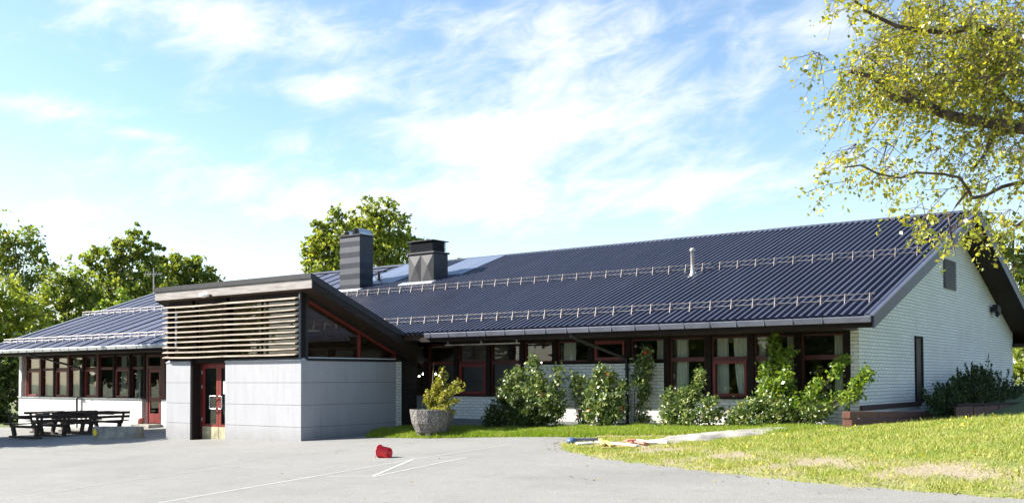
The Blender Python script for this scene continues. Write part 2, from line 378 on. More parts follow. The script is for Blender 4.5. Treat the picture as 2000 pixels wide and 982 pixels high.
L_tree = leafmat('tree_leaf', ((.07, .12, .03), (.12, .175, .035), (.19, .23, .045), (.27, .28, .07)), .48)
L_tree2 = leafmat('aspen_leaf', ((.10, .15, .028), (.18, .23, .035), (.26, .30, .055), (.32, .34, .08)), .45)
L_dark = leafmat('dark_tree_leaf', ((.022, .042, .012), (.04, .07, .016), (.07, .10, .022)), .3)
L_rose = leafmat('rose_leaf', ((.030, .065, .018), (.075, .13, .03), (.15, .21, .06), (.40, .44, .22)), .2, .33, .6)
L_vine = leafmat('pale_vine_leaf', ((.06, .12, .018), (.13, .22, .03), (.27, .34, .06)), .38, .38, .5)
L_conifer = leafmat('golden_conifer', ((.12, .15, .015), (.24, .26, .03), (.36, .34, .06), (.20, .15, .05)), .35)
L_juniper = leafmat('juniper_needles', ((.018, .040, .018), (.035, .065, .026), (.07, .10, .03)), .15, .6, .2)
for nm, c in (('orange', (.75, .20, .06)), ('red', (.55, .03, .03)), ('cream', (.62, .50, .32)), ('coral', (.75, .22, .17)), ('yellow_f', (.80, .60, .02)), ('white_f', (.6, .58, .5))):
    M['fl_' + nm] = plain(nm + '_petals', c, .6, var=.15, scale=60, bs=0)

# ------------------------------------------------------------------ setting: ground
rng = np.random.default_rng(7)
random.seed(3)
g = MB(); ext = [-900, -300, -120, -45, -30, -15, 0, 15, 30, 45, 120, 300, 900]; exv = [-900, -300, -120, -45, -25, -10, 5, 14, 24, 60, 160, 400, 900]
for a in range(12):
    for b_ in range(12):
        us, vs = (ext[a], ext[a + 1]), (exv[b_], exv[b_ + 1])
        q = [(us[0], vs[0]), (us[1], vs[0]), (us[1], vs[1]), (us[0], vs[1])]
        g.quad(*[(u, v, P0(u, v) - .05) for u, v in q])
def groundmat():
    m, t, b = newmat('rough_grass_ground')
    f = noise(t, .3, 8)
    t.links.new(ramp(t, f, ((.3, (.05, .075, .015)), (.6, (.11, .13, .03)), (.8, (.2, .17, .08)))), b.inputs['Base Color']); b.inputs['Roughness'].default_value = .95; return m
tag(g.build('ground', groundmat()), kind='structure')
g = MB()
g.quad(*[(u, v, P0(u, v)) for u, v in ((-24.2, -44), (29.5, -44), (29.5, 4.34), (-24.2, 4.34))])
tag(g.build('asphalt_yard', M['asphalt']), kind='structure')

POLY = np.array([(.02, 4.36), (.02, 2.6), (.5, 1.9), (1.2, 1.12), (3.5, 1.0), (4.9, 1.38), (6.7, 1.55), (7.6, 1.42), (7.75, 1.05), (7.45, .75), (7.5, .35), (7.85, -.15), (8.4, -.9), (9.2, -1.64), (10.3, -2.45),
                 (11.34, -2.95), (12.5, -3.5), (14, -4.2), (15.2, -4.7), (17.3, -5.26), (20, -5.9), (24, -6.9), (40, -10), (60, -13), (60, 31), (12.3, 31), (12.3, 4.36)])
def sdist(u, v):
    pt = np.stack([u, v], -1); d = np.full(u.shape, 1e9); ins = np.zeros(u.shape, bool); n = len(POLY)
    for i in range(n):
        a, b = POLY[i], POLY[(i + 1) % n]; e = b - a; w = pt - a
        k = np.clip((w @ e) / (e @ e), 0, 1); d = np.minimum(d, np.linalg.norm(w - k[..., None] * e, axis=-1))
        c = ((a[1] > v) != (b[1] > v)) & (u < (b[0] - a[0]) * (v - a[1]) / (b[1] - a[1] + 1e-12) + a[0]); ins ^= c
    return np.where(ins, d, -d)
MEDGE = np.array([(7.6, 1.3), (7.85, -.15), (9.2, -1.64), (11.34, -2.95), (14, -4.2), (17.3, -5.26), (24, -6.9), (40, -10)])
def mdist(u, v):
    pt = np.stack([u, v], -1); d = np.full(u.shape, 1e9)
    for a, b in zip(MEDGE[:-1], MEDGE[1:]):
        e = b - a; w = pt - a; k = np.clip((w @ e) / (e @ e), 0, 1); d = np.minimum(d, np.linalg.norm(w - k[..., None] * e, axis=-1))
    return d
def sm(x, a, b):
    t = np.clip((x - a) / (b - a), 0, 1); return t * t * (3 - 2 * t)
def wob(u, v): return np.sin(u * 1.7 + v * .6) * np.cos(v * 1.9 - u * .5) * .5 + np.sin(u * 4.1 + 1.3) * np.cos(v * 3.7 + .4) * .25 + np.sin(u * 9.3 + v * 7.7) * .12
def lawn_h(u, v, d=None):
    u = np.asarray(u, float); v = np.asarray(v, float)
    if d is None: d = sdist(u, v)
    md = mdist(u, v)
    amp = np.clip(.10 + .06 * (u - 11.6), 0, .75) * sm(u, 10.2, 12.5)
    h = amp * sm(md, 0, 5.5) - .07 * np.clip(v - 1, 0, 40) * sm(u, 11., 12.6)
    e = .07 * np.sin(u * 5.3 + v * 2.1) * np.sin(v * 6.1 - u * 1.7) + .05 * np.sin(u * 13.1 + v * 9.7) * np.sin(v * 17.3 + u * 3.1)
    return P0(u, v) - .035 + .075 * sm(d + e, -.12, .3) + h + wob(u, v) * .012 * sm(d, 0, 1)
def dryness(u, v, d):
    md = mdist(u, v)
    band = np.exp(-((md - .95) / .85) ** 2) * (.85 + 1.5 * wob(u * 1.3, v * 1.3)) * sm(u, 8.2, 10.5) + .7 * np.clip(wob(u * .9 + 3, v * 1.5) - .22, 0, 1) * sm(u, 11, 13)
    gravel = np.exp(-((v - (1.30 + .12 * (u - 7.8))) / .20) ** 2) * sm(u, 7.2, 7.9) * (1 - sm(u, 9.6, 11.0)) * 1.2
    pile = np.exp(-(((u - 9.2) / 1.3) ** 2 + ((v + .25) / .55) ** 2)) * .8
    return np.clip(band + gravel + pile - .12, 0, 1)
def grid(u0, u1, v0, v1, st):
    us = np.arange(u0, u1 + 1e-6, st); vs = np.arange(v0, v1 + 1e-6, st)
    UU, VV = np.meshgrid(us, vs, indexing='ij'); D = sdist(UU, VV); Z = lawn_h(UU, VV, D); T = dryness(UU, VV, D)
    keep = np.maximum.reduce([D[:-1, :-1], D[1:, :-1], D[1:, 1:], D[:-1, 1:]]) > -.1
    return UU, VV, Z, T, keep
V = []; Fc = []; TT = []
for a in ((0, 20, -6, 4.4, .1), (20, 60, -14, 30, 1.0), (12.5, 20, 4.4, 30, .25), (7, 20, -6.0, -6.0, 1)):
    if a[2] == a[3]: continue
    UU, VV, Z, T, keep = grid(*a); n0 = len(V); nv = UU.shape[1]
    V += list(zip(UU.ravel(), VV.ravel(), Z.ravel())); TT += list(T.ravel())
    for i, j in zip(*np.nonzero(keep)):
        k = n0 + i * nv + j; Fc.append((k, k + nv, k + nv + 1, k + 1))
me = bpy.data.meshes.new('lawn'); me.from_pydata(V, [], Fc); me.update()
a_ = me.attributes.new('tone', 'FLOAT', 'POINT'); a_.data.foreach_set('value', np.array(TT, dtype=np.float32))
lawn = _link(me, 'lawn', M['lawn'], None, np.zeros(3), True); tag(lawn, kind='structure')

# chalk lines on the asphalt
g = MB()
def chalk(pts, w=.05):
    q = [yard(*p) for p in pts]
    for a, b in zip(q[:-1], q[1:]):
        d = (b - a)[:2]; L = np.linalg.norm(d); n = np.array((-d[1], d[0])) / L * w / 2; k = max(1, int(L / .5))
        for i in range(k):
            p0 = a + (b - a) * i / k; p1 = a + (b - a) * (i + 1) / k
            g.quad(*[(x, y, P0(x, y) + .004) for x, y in ((p0[0] - n[0], p0[1] - n[1]), (p1[0] - n[0], p1[1] - n[1]), (p1[0] + n[0], p1[1] + n[1]), (p0[0] + n[0], p0[1] + n[1]))])
for l, w in ((((-40, 981), (0, 975), (262, 936), (525, 901)), .035), (((310, 981.5), (620, 929)), .06), (((620, 929), (810, 896), (995, 867.5)), .045), (((624, 929.6), (723, 930)), .04), (((810, 895), (728, 929.5)), .06), (((729, 930.5), (910, 893)), .05), (((815, 896.5), (905, 892)), .03)):
    chalk(l, w)
tag(g.build('yard_marking', M['chalk']), kind='structure')

# ------------------------------------------------------------------ the main building
VW, VG, ZE, SL, VR, ZR = 4.369, 3.105, 2.898, .3555, 12.252, 6.149
UL, UR, UG = -23.3, 13.17, 12.453
def rz(v): return ZE + SL * (v - VG) if v <= VR else ZR - SL * (v - VR)
VE = 2 * VR - VG; VW2 = 2 * VR - VW
B = thing('school_building', (0, VW, 0), 'long low white brick school building with a dark ribbed metal roof and red framed windows', 'building')
# roof sheets with trapezoid ribs
def rib_profile(u0, u1, pitch, top, side, h):
    pr = []; u = u0
    while u < u1 - pitch * .5:
        pan = pitch - top - 2 * side
        pr += [(u, 0), (u + pan, 0), (u + pan + side, h), (u + pan + side + top, h), (u + pitch, 0)][:4]
        u += pitch
    pr.append((u, 0)); return pr
def sheet(name, m, prof, v0, v1, off=0, parent=B):
    g = MB(); nl = np.array((0, -SL, 1)) / math.hypot(1, SL)
    if v1 > VR: nl = np.array((0, SL, 1)) / math.hypot(1, SL)
    for (a, ha), (b, hb) in zip(prof[:-1], prof[1:]):
        q = []
        for u, v, h in ((a, v0, ha), (b, v0, hb), (b, v1, hb), (a, v1, ha)):
            q.append(np.array((u, v, rz(v))) + nl * (h + off))
        g.quad(*q)
    return g.build(name, m, parent)
roof = sheet('roof', M['roof'], rib_profile(-8.0, UR - .16, .1715, .056, .010, .072), VG - .06, VR)
nb = roof
roofl = sheet('roof', M['roof_left'], rib_profile(UL, -8.0, .17, .085, .02, .010), VG - .06, VR); roofl['label'] = 'smoother lighter blue roof over the left wing'
roofb = sheet('roof', M['roof'], rib_profile(UL, UR - .16, .35, .12, .03, .04), VR, VE + .06)
# sheet laps on the left roof, long dark joints
g = MB(); nl = np.array((0, -SL, 1)) / math.hypot(1, SL); u = UL + .35; k = 0
while u < -8.3:
    h = .026 if k % 4 else .034
    a = np.array((u, VG - .05, rz(VG - .05))); b = np.array((u, VR - .1, rz(VR - .1)))
    g.bar(a + nl * h / 2, b + nl * h / 2, .035, h + .02, up=(0, -SL, 1)); u += (.86, .93, .80, 1.05)[k % 4]; k += 1
g.build('roof_seam', M['rooflining'], B)
# verge strips, ridge cap
g = MB()
for ua, ub in ((UR - .17, UR + .01),):
    for v0, v1 in ((VG - .07, VR), (VR, VE + .07)):
        s_ = -1 if v1 <= VR else 1
        g.hexa([(ua, v0, rz(v0) + .03), (ub, v0, rz(v0) + .03), (ub, v1, rz(v1) + .03), (ua, v1, rz(v1) + .03)],
               [(ua, v0, rz(v0) + .062), (ub, v0, rz(v0) + .062), (ub, v1, rz(v1) + .062), (ua, v1, rz(v1) + .062)])
g.build('verge_flashing', M['verge'], B)
g = MB(); g.hexa([(UL, VG - .07, rz(VG - .07) - .01), (UL + .12, VG - .07, rz(VG - .07) - .01), (UL + .12, VR, ZR - .01), (UL, VR, ZR - .01)],
                 [(UL, VG - .07, rz(VG - .07) + .05), (UL + .12, VG - .07, rz(VG - .07) + .05), (UL + .12, VR, ZR + .05), (UL, VR, ZR + .05)])
g.build('verge_flashing', M['metal_pale'], B)
g = MB()
for s_ in (-1, 1):
    for i in range(18):
        a = UL + (UR - UL) * i / 18; b = UL + (UR - UL) * (i + 1) / 18 + .02; e = .003 * (i % 2)
        g.hexa([(a, VR, ZR + .052 + e), (b, VR, ZR + .052 + e), (b, VR + s_ * .2, ZR - .2 * SL + .052 + e), (a, VR + s_ * .2, ZR - .2 * SL + .052 + e)],
               [(a, VR, ZR + .075 + e), (b, VR, ZR + .075 + e), (b, VR + s_ * .2, ZR - .2 * SL + .066 + e), (a, VR + s_ * .2, ZR - .2 * SL + .066 + e)])
g.build('ridge_cap', M['gutter'], B)
# flat sheets (aprons) uphill of the chimneys
def apron(u0, u1, u2, u3, v0, v1, h=.09):
    g = MB(); c = [(u0, v0), (u1, v0), (u3, v1), (u2, v1)]
    g.hexa([(u, v, rz(v) + .02) for u, v in c], [(u, v, rz(v) + h) for u, v in c]); return g.build('flat_roof_sheet', M['roof_flat'], B)
apron(-7.7, -5.6, -7.7, -5.6, 9.15, VR - .18)
apron(-4.5, -2.75, -4.5, -2.75, 9.6, VR - .18)
# deck + soffits
def slab(u0, u1, v0, v1, t0, t1, m, name='soffit'):
    g = MB(); c = [(u0, v0), (u1, v0), (u1, v1), (u0, v1)]
    g.hexa([(u, v, rz(v) - t1) for u, v in c], [(u, v, rz(v) - t0) for u, v in c]); return g.build(name, m, B)
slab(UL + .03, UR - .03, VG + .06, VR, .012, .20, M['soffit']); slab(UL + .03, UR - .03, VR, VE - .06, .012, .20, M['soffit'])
# barge boards
for v0, v1 in ((VG - .02, VR), (VR, VE + .02)):
    for ua, ub in ((UR - .035, UR), (UL, UL + .03)):
        g = MB(); c = [(ua, v0), (ub, v0), (ub, v1), (ua, v1)]
        g.hexa([(u, v, rz(v) - .24) for u, v in c], [(u, v, rz(v) + .028) for u, v in c]); g.build('barge_board', M['barge'], B)
# gutters
def gutter(u0, u1, m, v=VG, sgn=-1):
    g = MB(); pts = [(.02, .02), (-.10, .022), (-.115, .005), (-.095, -.10), (.02, -.105)]
    for i in range(len(pts) - 1):
        (a, b), (c, d) = pts[i], pts[i + 1]
        g.quad((u0, v + a, ZE + b - .02), (u1, v + a, ZE + b - .02), (u1, v + c, ZE + d - .02), (u0, v + c, ZE + d - .02))
    g.quad(*[(u0, v + a, ZE + b - .02) for a, b in pts]); g.quad(*[(u1, v + a, ZE + b - .02) for a, b in reversed(pts)])
    n = int((u1 - u0) / .62)
    for i in range(n):
        u = u0 + .2 + i * .62; g.box(u, u + .014, v - .119, v + .0, ZE - .126, ZE + .004)
    return g.build('gutter', m, B)
gutter(1.42, UR - .04, M['gutter']); gutter(UL + .05, -6.1, M['metal_pale'])
g = MB(); g.box(UL + .05, -6.08, VG + .0, VG + .03, 2.675, 2.80); g.box(1.2, UR - .04, VG + .0, VG + .03, 2.675, 2.80); g.build('fascia_board', M['dark'], B)
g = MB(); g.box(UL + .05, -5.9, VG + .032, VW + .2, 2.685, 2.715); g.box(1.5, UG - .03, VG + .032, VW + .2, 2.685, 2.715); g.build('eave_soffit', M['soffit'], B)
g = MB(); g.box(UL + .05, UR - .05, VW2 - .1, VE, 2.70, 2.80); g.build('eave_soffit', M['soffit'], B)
# walls
def wallbox(u0, u1, z1, v0=VW, v1=VW + .24, z0=-.6, m='brick_u', name='wall'):
    g = MB(); g.box(u0, u1, v0, v1, z0, z1); return g.build(name, M[m], B)
wallbox(-22.53, -13.62, .985, z0=.02 - .55); wallbox(-12.42, -5.6, .985)
wallbox(.30, 3.63, 1.215); wallbox(3.632, 7.90, 2.05); wallbox(7.902, 12.20, 1.215)
g = MB(); g.box(12.25, 12.452, VW, VW + .24, 0, 2.70); g.build('brick_pier', M['brick_u'], B)
g = MB(); g.box(.3, 12.44, VW - .012, VW, .2, .60); g.build('plinth', M['plinth'], B)
# gable walls
def gable(u0, u1, m):
    g = MB(); pr = [(VW + .002, -.4), (VW2, -.4), (VW2, rz(VW2) - .21), (VR, ZR - .21), (VW + .002, rz(VW) - .21)]
    g.hexa([(u0, v, z) for v, z in pr], [(u1, v, z) for v, z in pr]); return g.build('gable_wall', M[m], B)
gable(UG - .2, UG, 'brick_v'); gable(-22.53, -22.33, 'brick_v')
g = MB(); g.box(-22.3, UG - .2, VW2 - .2, VW2 - .002, -.4, 2.9); g.build('wall', M['brick_u'], B)
# rooms behind the glass
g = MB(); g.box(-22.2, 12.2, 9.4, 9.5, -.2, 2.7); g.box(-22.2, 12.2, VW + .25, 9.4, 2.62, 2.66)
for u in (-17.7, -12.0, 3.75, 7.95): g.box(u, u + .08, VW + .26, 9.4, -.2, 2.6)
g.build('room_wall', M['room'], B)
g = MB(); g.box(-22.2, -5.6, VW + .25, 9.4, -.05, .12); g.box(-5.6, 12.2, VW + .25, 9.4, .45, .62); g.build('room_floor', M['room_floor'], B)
# sills
for a, b, z in ((-22.56, -13.62, .985), (.32, 3.63, 1.215), (7.9, 12.44, 1.215)):
    g = MB(); g.box(a, b, VW - .05, VW + .12, z, z + .032); g.build('window_sill', M['metal_pale'] if a < 0 else M['dark'], B)
g = MB(); g.box(3.64, 7.88, VW - .02, VW + .1, 2.052, 2.115); g.build('window_sill', M['dark'], B)
# header beams
for bb in ((-22.0, -12.3, VW + .02, VW + .20, 2.60, 2.684), (-.95, 12.25, VW + .02, VW + .20, 2.635, 2.684)):
    g = MB(); g.box(*bb); g.build('header_beam', M['dark'], B)
# windows
def curtain(a, b, z0, z1, parent, gather=0.0, sd_=0):
    r = random.Random(sd_); g = MB(); n = 26; rows = 5; w = b - a
    ph = r.random() * 6
    grid_ = []
    for j in range(rows + 1):
        t = j / rows; z = z1 + (z0 - z1) * t; ww = w * (1 - gather * t * t)
        off = 0 if gather >= 0 else 0
        grid_.append([(a + (w - ww) * (1 if gather > 0 and sd_ % 2 else 0) + ww * i / n, VW + .24 + .022 * math.sin(i * 1.55 + ph + .4 * math.sin(j)) + .01 * math.sin(i * .7 + j), z) for i in range(n + 1)])
    for j in range(rows):
        for i in range(n): g.quad(grid_[j][i], grid_[j][i + 1], grid_[j + 1][i + 1], grid_[j + 1][i])
    return g.build('curtain', M['curtain'], parent)
def window(a, b, z0, z1, tr, sash, curt, sd_=0, tz=.05):
    """a..b clear opening between posts; tr = transom height or None; sash: which light has its own red sash"""
    g = MB(); y0, y1 = VW + .045, VW + .125; f = .034
    for x0, x1, c, d in ((a, a + f, z0, z1), (b - f, b, z0, z1), (a + f, b - f, z0, z0 + f), (a + f, b - f, z1 - f, z1)): g.box(x0, x1, y0, y1, c, d)
    if tr: g.box(a + f, b - f, y0 + .002, y1 - .002, tr - tz, tr + tz)
    w = g.build('window', M['red'], B)
    if sash:
        s = MB(); lo, hi = (z0 + f + .004, tr - tz - .004) if tr else (z0 + f + .004, z1 - f - .004); q = .055
        aa, bb = a + f + .004, b - f - .004
        for x0, x1, c, d in ((aa, aa + q, lo, hi), (bb - q, bb, lo, hi), (aa + q, bb - q, lo, lo + q), (aa + q, bb - q, hi - q, hi)): s.box(x0, x1, y0 - .028, y1 - .03, c, d)
        s.build('sash', M['red_bright'], w)
    for lo, hi in (((z0 + f, tr - tz), (tr + tz, z1 - f)) if tr else ((z0 + f, z1 - f),)):
        p = MB(); p.quad((a + f, VW + .09, lo), (b - f, VW + .09, lo), (b - f, VW + .09, hi), (a + f, VW + .09, hi)); p.build('pane', M['glass'], w)
    for i, (s0, s1, ga) in enumerate(curt): curtain(a + (b - a) * s0, a + (b - a) * s1, z0 + .03, z1 - .02, w, ga, sd_ * 2 + i)
    return w
def post(u0, u1, z0, m='dark', v0=VW - .01):
    g = MB(); g.box(u0, u1, v0, VW + .16, z0, 2.684); return g.build('window_post', M[m], B)
lw = [-21.95, -20.8, -19.74, -18.68, -17.6, -16.56, -15.47, -14.42, -13.50]
cur = {0: [(.1, .42, 0)], 1: [(.08, .5, 0)], 2: [(.08, .45, 0)], 3: [(.1, .38, 0)], 4: [(.05, .34, 0)], 5: [], 6: [(.08, .5, .3)], 7: [(.05, .34, 0)]}
for i, (a, b) in enumerate(zip(lw[:-1], lw[1:])): window(a + .06, b - .06, 1.02, 2.60, 2.13, i % 2 == 0, cur[i], i + 3)
for i, a in enumerate(lw): post(a - .06, a + .06, 1.017, 'red' if i in (0, 1, 3, 5) else 'dark')
mb = [.25, 1.36, 2.51, 3.63, 4.68, 5.77, 6.85, 7.91, 8.98, 10.03, 11.12, 12.2]
mc = {0: [], 1: [], 2: [], 3: [], 4: [(.06, .46, 0)], 5: [], 6: [(.66, .95, 0)], 7: [(.08, .40, 0)], 8: [(.05, .36, 0), (.50, .95, .35)], 9: [(.03, .2, 0), (.72, .95, 0)], 10: [(.70, .96, 0)]}
for i, (a, b) in enumerate(zip(mb[:-1], mb[1:])):
    lo = i < 3 or i > 6
    window(a + .075, b - .075, 1.247 if lo else 2.118, 2.635, 2.13 if lo else None, i in (1, 5, 8), mc[i], i + 20)
for i, a in enumerate(mb): post(a - .075, a + .075, 1.247 if (i <= 3 or i >= 7) else 2.118)
# dark recess left of the first bay
window(-.98, .17, 1.247, 2.635, 2.13, False, [], 40); wallbox(-1.1, .298, 1.215, m='plinth')
g = MB(); g.box(-1.14, -1.0, VW - .01, VW + .2, 1.217, 2.684); g.build('window_post', M['dark'], B)
# left wing door
dr = MB()
for x0, x1, c, d in ((-13.42, -13.28, .12, 2.60), (-12.52, -12.40, .12, 2.60), (-13.28, -12.52, 2.52, 2.60), (-13.28, -12.52, 2.08, 2.2)): dr.box(x0, x1, VW + .02, VW + .14, c, d)
door = dr.build('door', M['red'], B); door['label'] = 'red glazed side door between the left wing windows and the entrance block'
dr = MB()
for x0, x1, c, d in ((-13.27, -13.17, .13, 2.07), (-12.63, -12.53, .13, 2.07), (-13.17, -12.63, .13, .48), (-13.17, -12.63, .92, 1.06), (-13.17, -12.63, 1.97, 2.07)): dr.box(x0, x1, VW + .04, VW + .09, c, d)
dr.build('door_leaf', M['red_bright'], door)
dr = MB(); dr.quad((-13.17, VW + .065, .48), (-12.63, VW + .065, .48), (-12.63, VW + .065, .92), (-13.17, VW + .065, .92)); dr.quad((-13.17, VW + .065, 1.06), (-12.63, VW + .065, 1.06), (-12.63, VW + .065, 1.97), (-13.17, VW + .065, 1.97)); dr.quad((-13.28, VW + .065, 2.2), (-12.52, VW + .065, 2.2), (-12.52, VW + .065, 2.52), (-13.28, VW + .065, 2.52)); dr.build('pane', M['glass'], door)
dr = MB(); dr.tube([(-12.60, VW + .03, 1.12), (-12.60, VW - .02, 1.12), (-12.60, VW - .02, 1.36), (-12.60, VW + .03, 1.36)], .012); dr.build('handle', M['galv'], door)
post(-12.38, -12.2, .985, 'red')
for i in range(4): window(-12.2 + i * 1.5 + .02, -10.7 + i * 1.5 - .02, 1.02, 2.60, 2.13, False, [], 60 + i)
# thin white awning guide rods before the left windows
for px in (170, 612, 855, 1115):
    u = hit(px / 4.09, 740, (0, 1, 0), VW - .06)[0]
    g = MB(); g.tube([(u, VW - .06, .99), (u, VW - .06, 1.62)], .012, 6); g.build('guide_rod', M['galv'], B)
g = MB(); g.tube([(1.6, VG + .55, 2.60), (4.1, VG + .55, 2.60)], .022, 8)
for u in (1.7, 2.85, 4.0): g.box(u - .015, u + .015, VG + .53, VG + .57, 2.60, 2.69)
g.build('awning_rod', M['galv'], B)
# downpipes
def downpipe(u0, u1, zb, extra=None):
    g = MB(); g.tube([(u0, VG - .03, 2.79), (u0, VG - .03, 2.70), (u0 + (u1 - u0) * .12, VG + .1, 2.63), (u1, VW - .10, 2.17), (u1, VW - .07, 2.05), (u1, VW - .07, zb)] if extra is None else extra, .042, 10)
    for z in (1.9, .95): g.box(u1 - .055, u1 + .055, VW - .115, VW - .0, z, z + .03)
    return g.build('downpipe', M['black'], B, smooth=True)
downpipe(6.05, 6.86, .45); 
downpipe(-18.9, -17.6, 1.02, [(-19.3, VG - .03, 2.79), (-19.3, VG - .03, 2.70), (-19.1, VG + .1, 2.63), (-17.66, VW - .10, 2.17), (-17.63, VW - .075, 2.05), (-17.63, VW - .075, 1.06), (-17.85, VW - .1, .98), (-17.85, VW - .1, -.2)])
# snow guards
def guards(u0, u1, v, mt='guard', rr=.009):
    g = MB(); nv = np.array((0, -SL, 1)) / math.hypot(1, SL); b0 = lambda u, s, h: np.array((u, v + s, rz(v + s))) + nv * h
    for h, s in ((.225, .06), (.12, .035)): g.tube([b0(u0 - .1, s, h), b0(u1 + .1, s, h)], rr, 6)
    sg = g.build('snow_guard', M[mt], B)
    first = None; n = int(round((u1 - u0) / .505))
    for i in range(n + 1):
        u = u0 + (u1 - u0) * i / n
        if first is None:
            q = MB(); q.bar(b0(u, -.05, .05), b0(u, .07, .25), .030, .010, up=(1, 0, 0)); q.bar(b0(u, .07, .235), b0(u, .20, .06), .022, .008, up=(1, 0, 0))
            first = q.build('bracket', M['galv'] if mt == 'guard_sunlit' else M['guard_b'], sg); fu = u  # left brackets take the brighter steel for their sunlit look
        else:
            c = first.copy(); COL.objects.link(c); c.parent = sg; c.location = (u - fu, 0, 0)
guards(-22.5, -6.3, 3.79, 'guard_sunlit', .013); guards(.2 - .505 * 3, 12.86, 3.86); guards(-23.15, -9.2, 7.6, 'guard_sunlit', .013); guards(-6.75, 12.8, 7.60)
# snow_guard on the left end: slanted end stay
# vent pipe
vp = MB(); vp.lathe([(.085, -.15), (.085, .0), (.06, .04), (.052, .10), (.052, .60), (.075, .61), (.075, .66), (.045, .70), (0.001, .705)], 16, (7.14, 7.28, rz(7.28) + .06)); v_ = vp.build('vent_pipe', M['galv'], B, smooth=True)
g = MB(); c = [(7.0, 7.05), (7.28, 7.05), (7.28, 7.5), (7.0, 7.5)]; g.hexa([(u, v, rz(v) + .02) for u, v in c], [(u, v, rz(v) + .056) for u, v in c]); g.build('pipe_flashing', M['galv'], v_)
# gable details
g = MB(); g.box(UG + .001, UG + .012, 11.3, 12.6, 4.06, 4.86)
vent = g.build('vent_grille', M['barge'], B)
g = MB()
for i in range(15):
    z = 4.075 + i * .0525; g.hexa([(UG + .012, 11.32, z + .012), (UG + .045, 11.32, z - .004), (UG + .045, 12.58, z - .004), (UG + .012, 12.58, z + .012)], [(UG + .012, 11.32, z + .026), (UG + .045, 11.32, z + .010), (UG + .045, 12.58, z + .010), (UG + .012, 12.58, z + .026)])
g.build('grille_slat', M['gutter'], vent)
# narrow window slot in the gable: frame standing proud, dark reveal
g = MB()
for a, b, c, d in ((8.50, 8.56, 1.08, 2.70), (9.06, 9.16, 1.08, 2.70), (8.56, 9.06, 2.64, 2.70), (8.56, 9.06, 1.08, 1.13)): g.box(UG + .001, UG + .035, a, b, c, d)
sl = g.build('narrow_window', M['dark'], B); sl['label'] = 'tall narrow dark window slot in the gable wall'
g = MB(); g.box(UG + .001, UG + .010, 8.56, 9.06, 1.13, 2.64); g.build('shutter', M['soffit'], sl)
g = MB(); g.box(UG + .001, UG + .05, VW + .01, 8.9, 1.0, 1.105); g.build('wall_rail', plain('dark_red_rail', (.055, .022, .018), .7), B)
# floodlight
g = MB(); g.box(UG + .001, UG + .05, 17.0, 17.16, 3.72, 3.86); fl = g.build('floodlight', M['black'], B)
g = MB(); g.bar((UG + .05, 17.08, 3.79), (UG + .22, 16.95, 3.74), .04, .04); g.bar((UG + .16, 16.72, 3.82), (UG + .16, 17.2, 3.74), .16, .2); g.build('lamp_head', M['rooflining'], fl)
g = MB(); g.tube([(UG + .12, 17.0, 3.64), (UG + .2, 17.02, 3.57)], [.05, .06], 10); g.build('sensor', M['black'], fl)

# chimneys
ch = MB(); nb_ = 11; zt, zb = 6.85, 4.55
cu0, cu1, cv0, cv1 = -7.67, -6.66, 8.56, 9.22
for i in range(nb_):
    z0 = 4.70 + (zt - 4.70) * i / nb_; z1 = 4.70 + (zt - 4.70) * (i + 1) / nb_
    e0, e1 = (.0, .012) if i % 2 else (.012, .0)
    ch.hexa([(cu0 - e0, cv0 - e0, z0), (cu1 + e0, cv0 - e0, z0), (cu1 + e0, cv1 + e0, z0), (cu0 - e0, cv1 + e0, z0)], [(cu0 - e1, cv0 - e1, z1), (cu1 + e1, cv0 - e1, z1), (cu1 + e1, cv1 + e1, z1), (cu0 - e1, cv1 + e1, z1)])
ch.box(cu0 + .01, cu1 - .01, cv0 + .01, cv1 - .01, zb, 4.71)
chim = ch.build('chimney', M['rooflining'], B); chim['label'] = 'taller chimney clad in horizontal metal sheets with two round cowls'
g = MB(); g.box(cu0 - .05, cu1 + .05, cv0 - .05, cv1 + .05, zt + .002, zt + .045); g.build('chimney_cap', M['fascia_dark'], chim)
def barrel(uc, r, v0, v1, z):
    g = MB(); n = 14
    for rr in (r, r - .015):
        for i in range(n):
            a0, a1 = math.pi * i / n, math.pi * (i + 1) / n
            g.quad((uc + rr * math.cos(a0), v0, z + rr * 1.25 * math.sin(a0)), (uc + rr * math.cos(a1), v0, z + rr * 1.25 * math.sin(a1)), (uc + rr * math.cos(a1), v1, z + rr * 1.25 * math.sin(a1)), (uc + rr * math.cos(a0), v1, z + rr * 1.25 * math.sin(a0)))
    g.quad(*[(uc + r * math.cos(math.pi * i / n), (v0 + v1) / 2, z + r * 1.25 * math.sin(math.pi * i / n)) for i in range(n + 1)])
    return g.build('cowl', M['metal_pale'], chim)
barrel(-6.88, .19, cv0 + .02, cv1 + .0, zt + .046); barrel(-7.33, .13, cv0 + .02, cv1, zt + .046)
g = MB(); c = [(cu0 - .12, cv0 - .22), (cu1 + .12, cv0 - .22), (cu1 + .12, cv0 + .02), (cu0 - .12, cv0 + .02)]; g.hexa([(u, v, rz(v) + .02) for u, v in c], [(u, v, rz(v) + .10) for u, v in c]); g.build('flashing', M['metal_pale'], chim)
du0, du1, dv0, dv1 = -4.57, -3.42, 8.87, 9.62
g = MB(); g.box(du0, du1, dv0, dv1, 4.8, 5.99); ch2 = g.build('chimney', M['cowl_metal'], B); ch2['label'] = 'lower square chimney with folded grey panels and a slatted head'
g = MB()
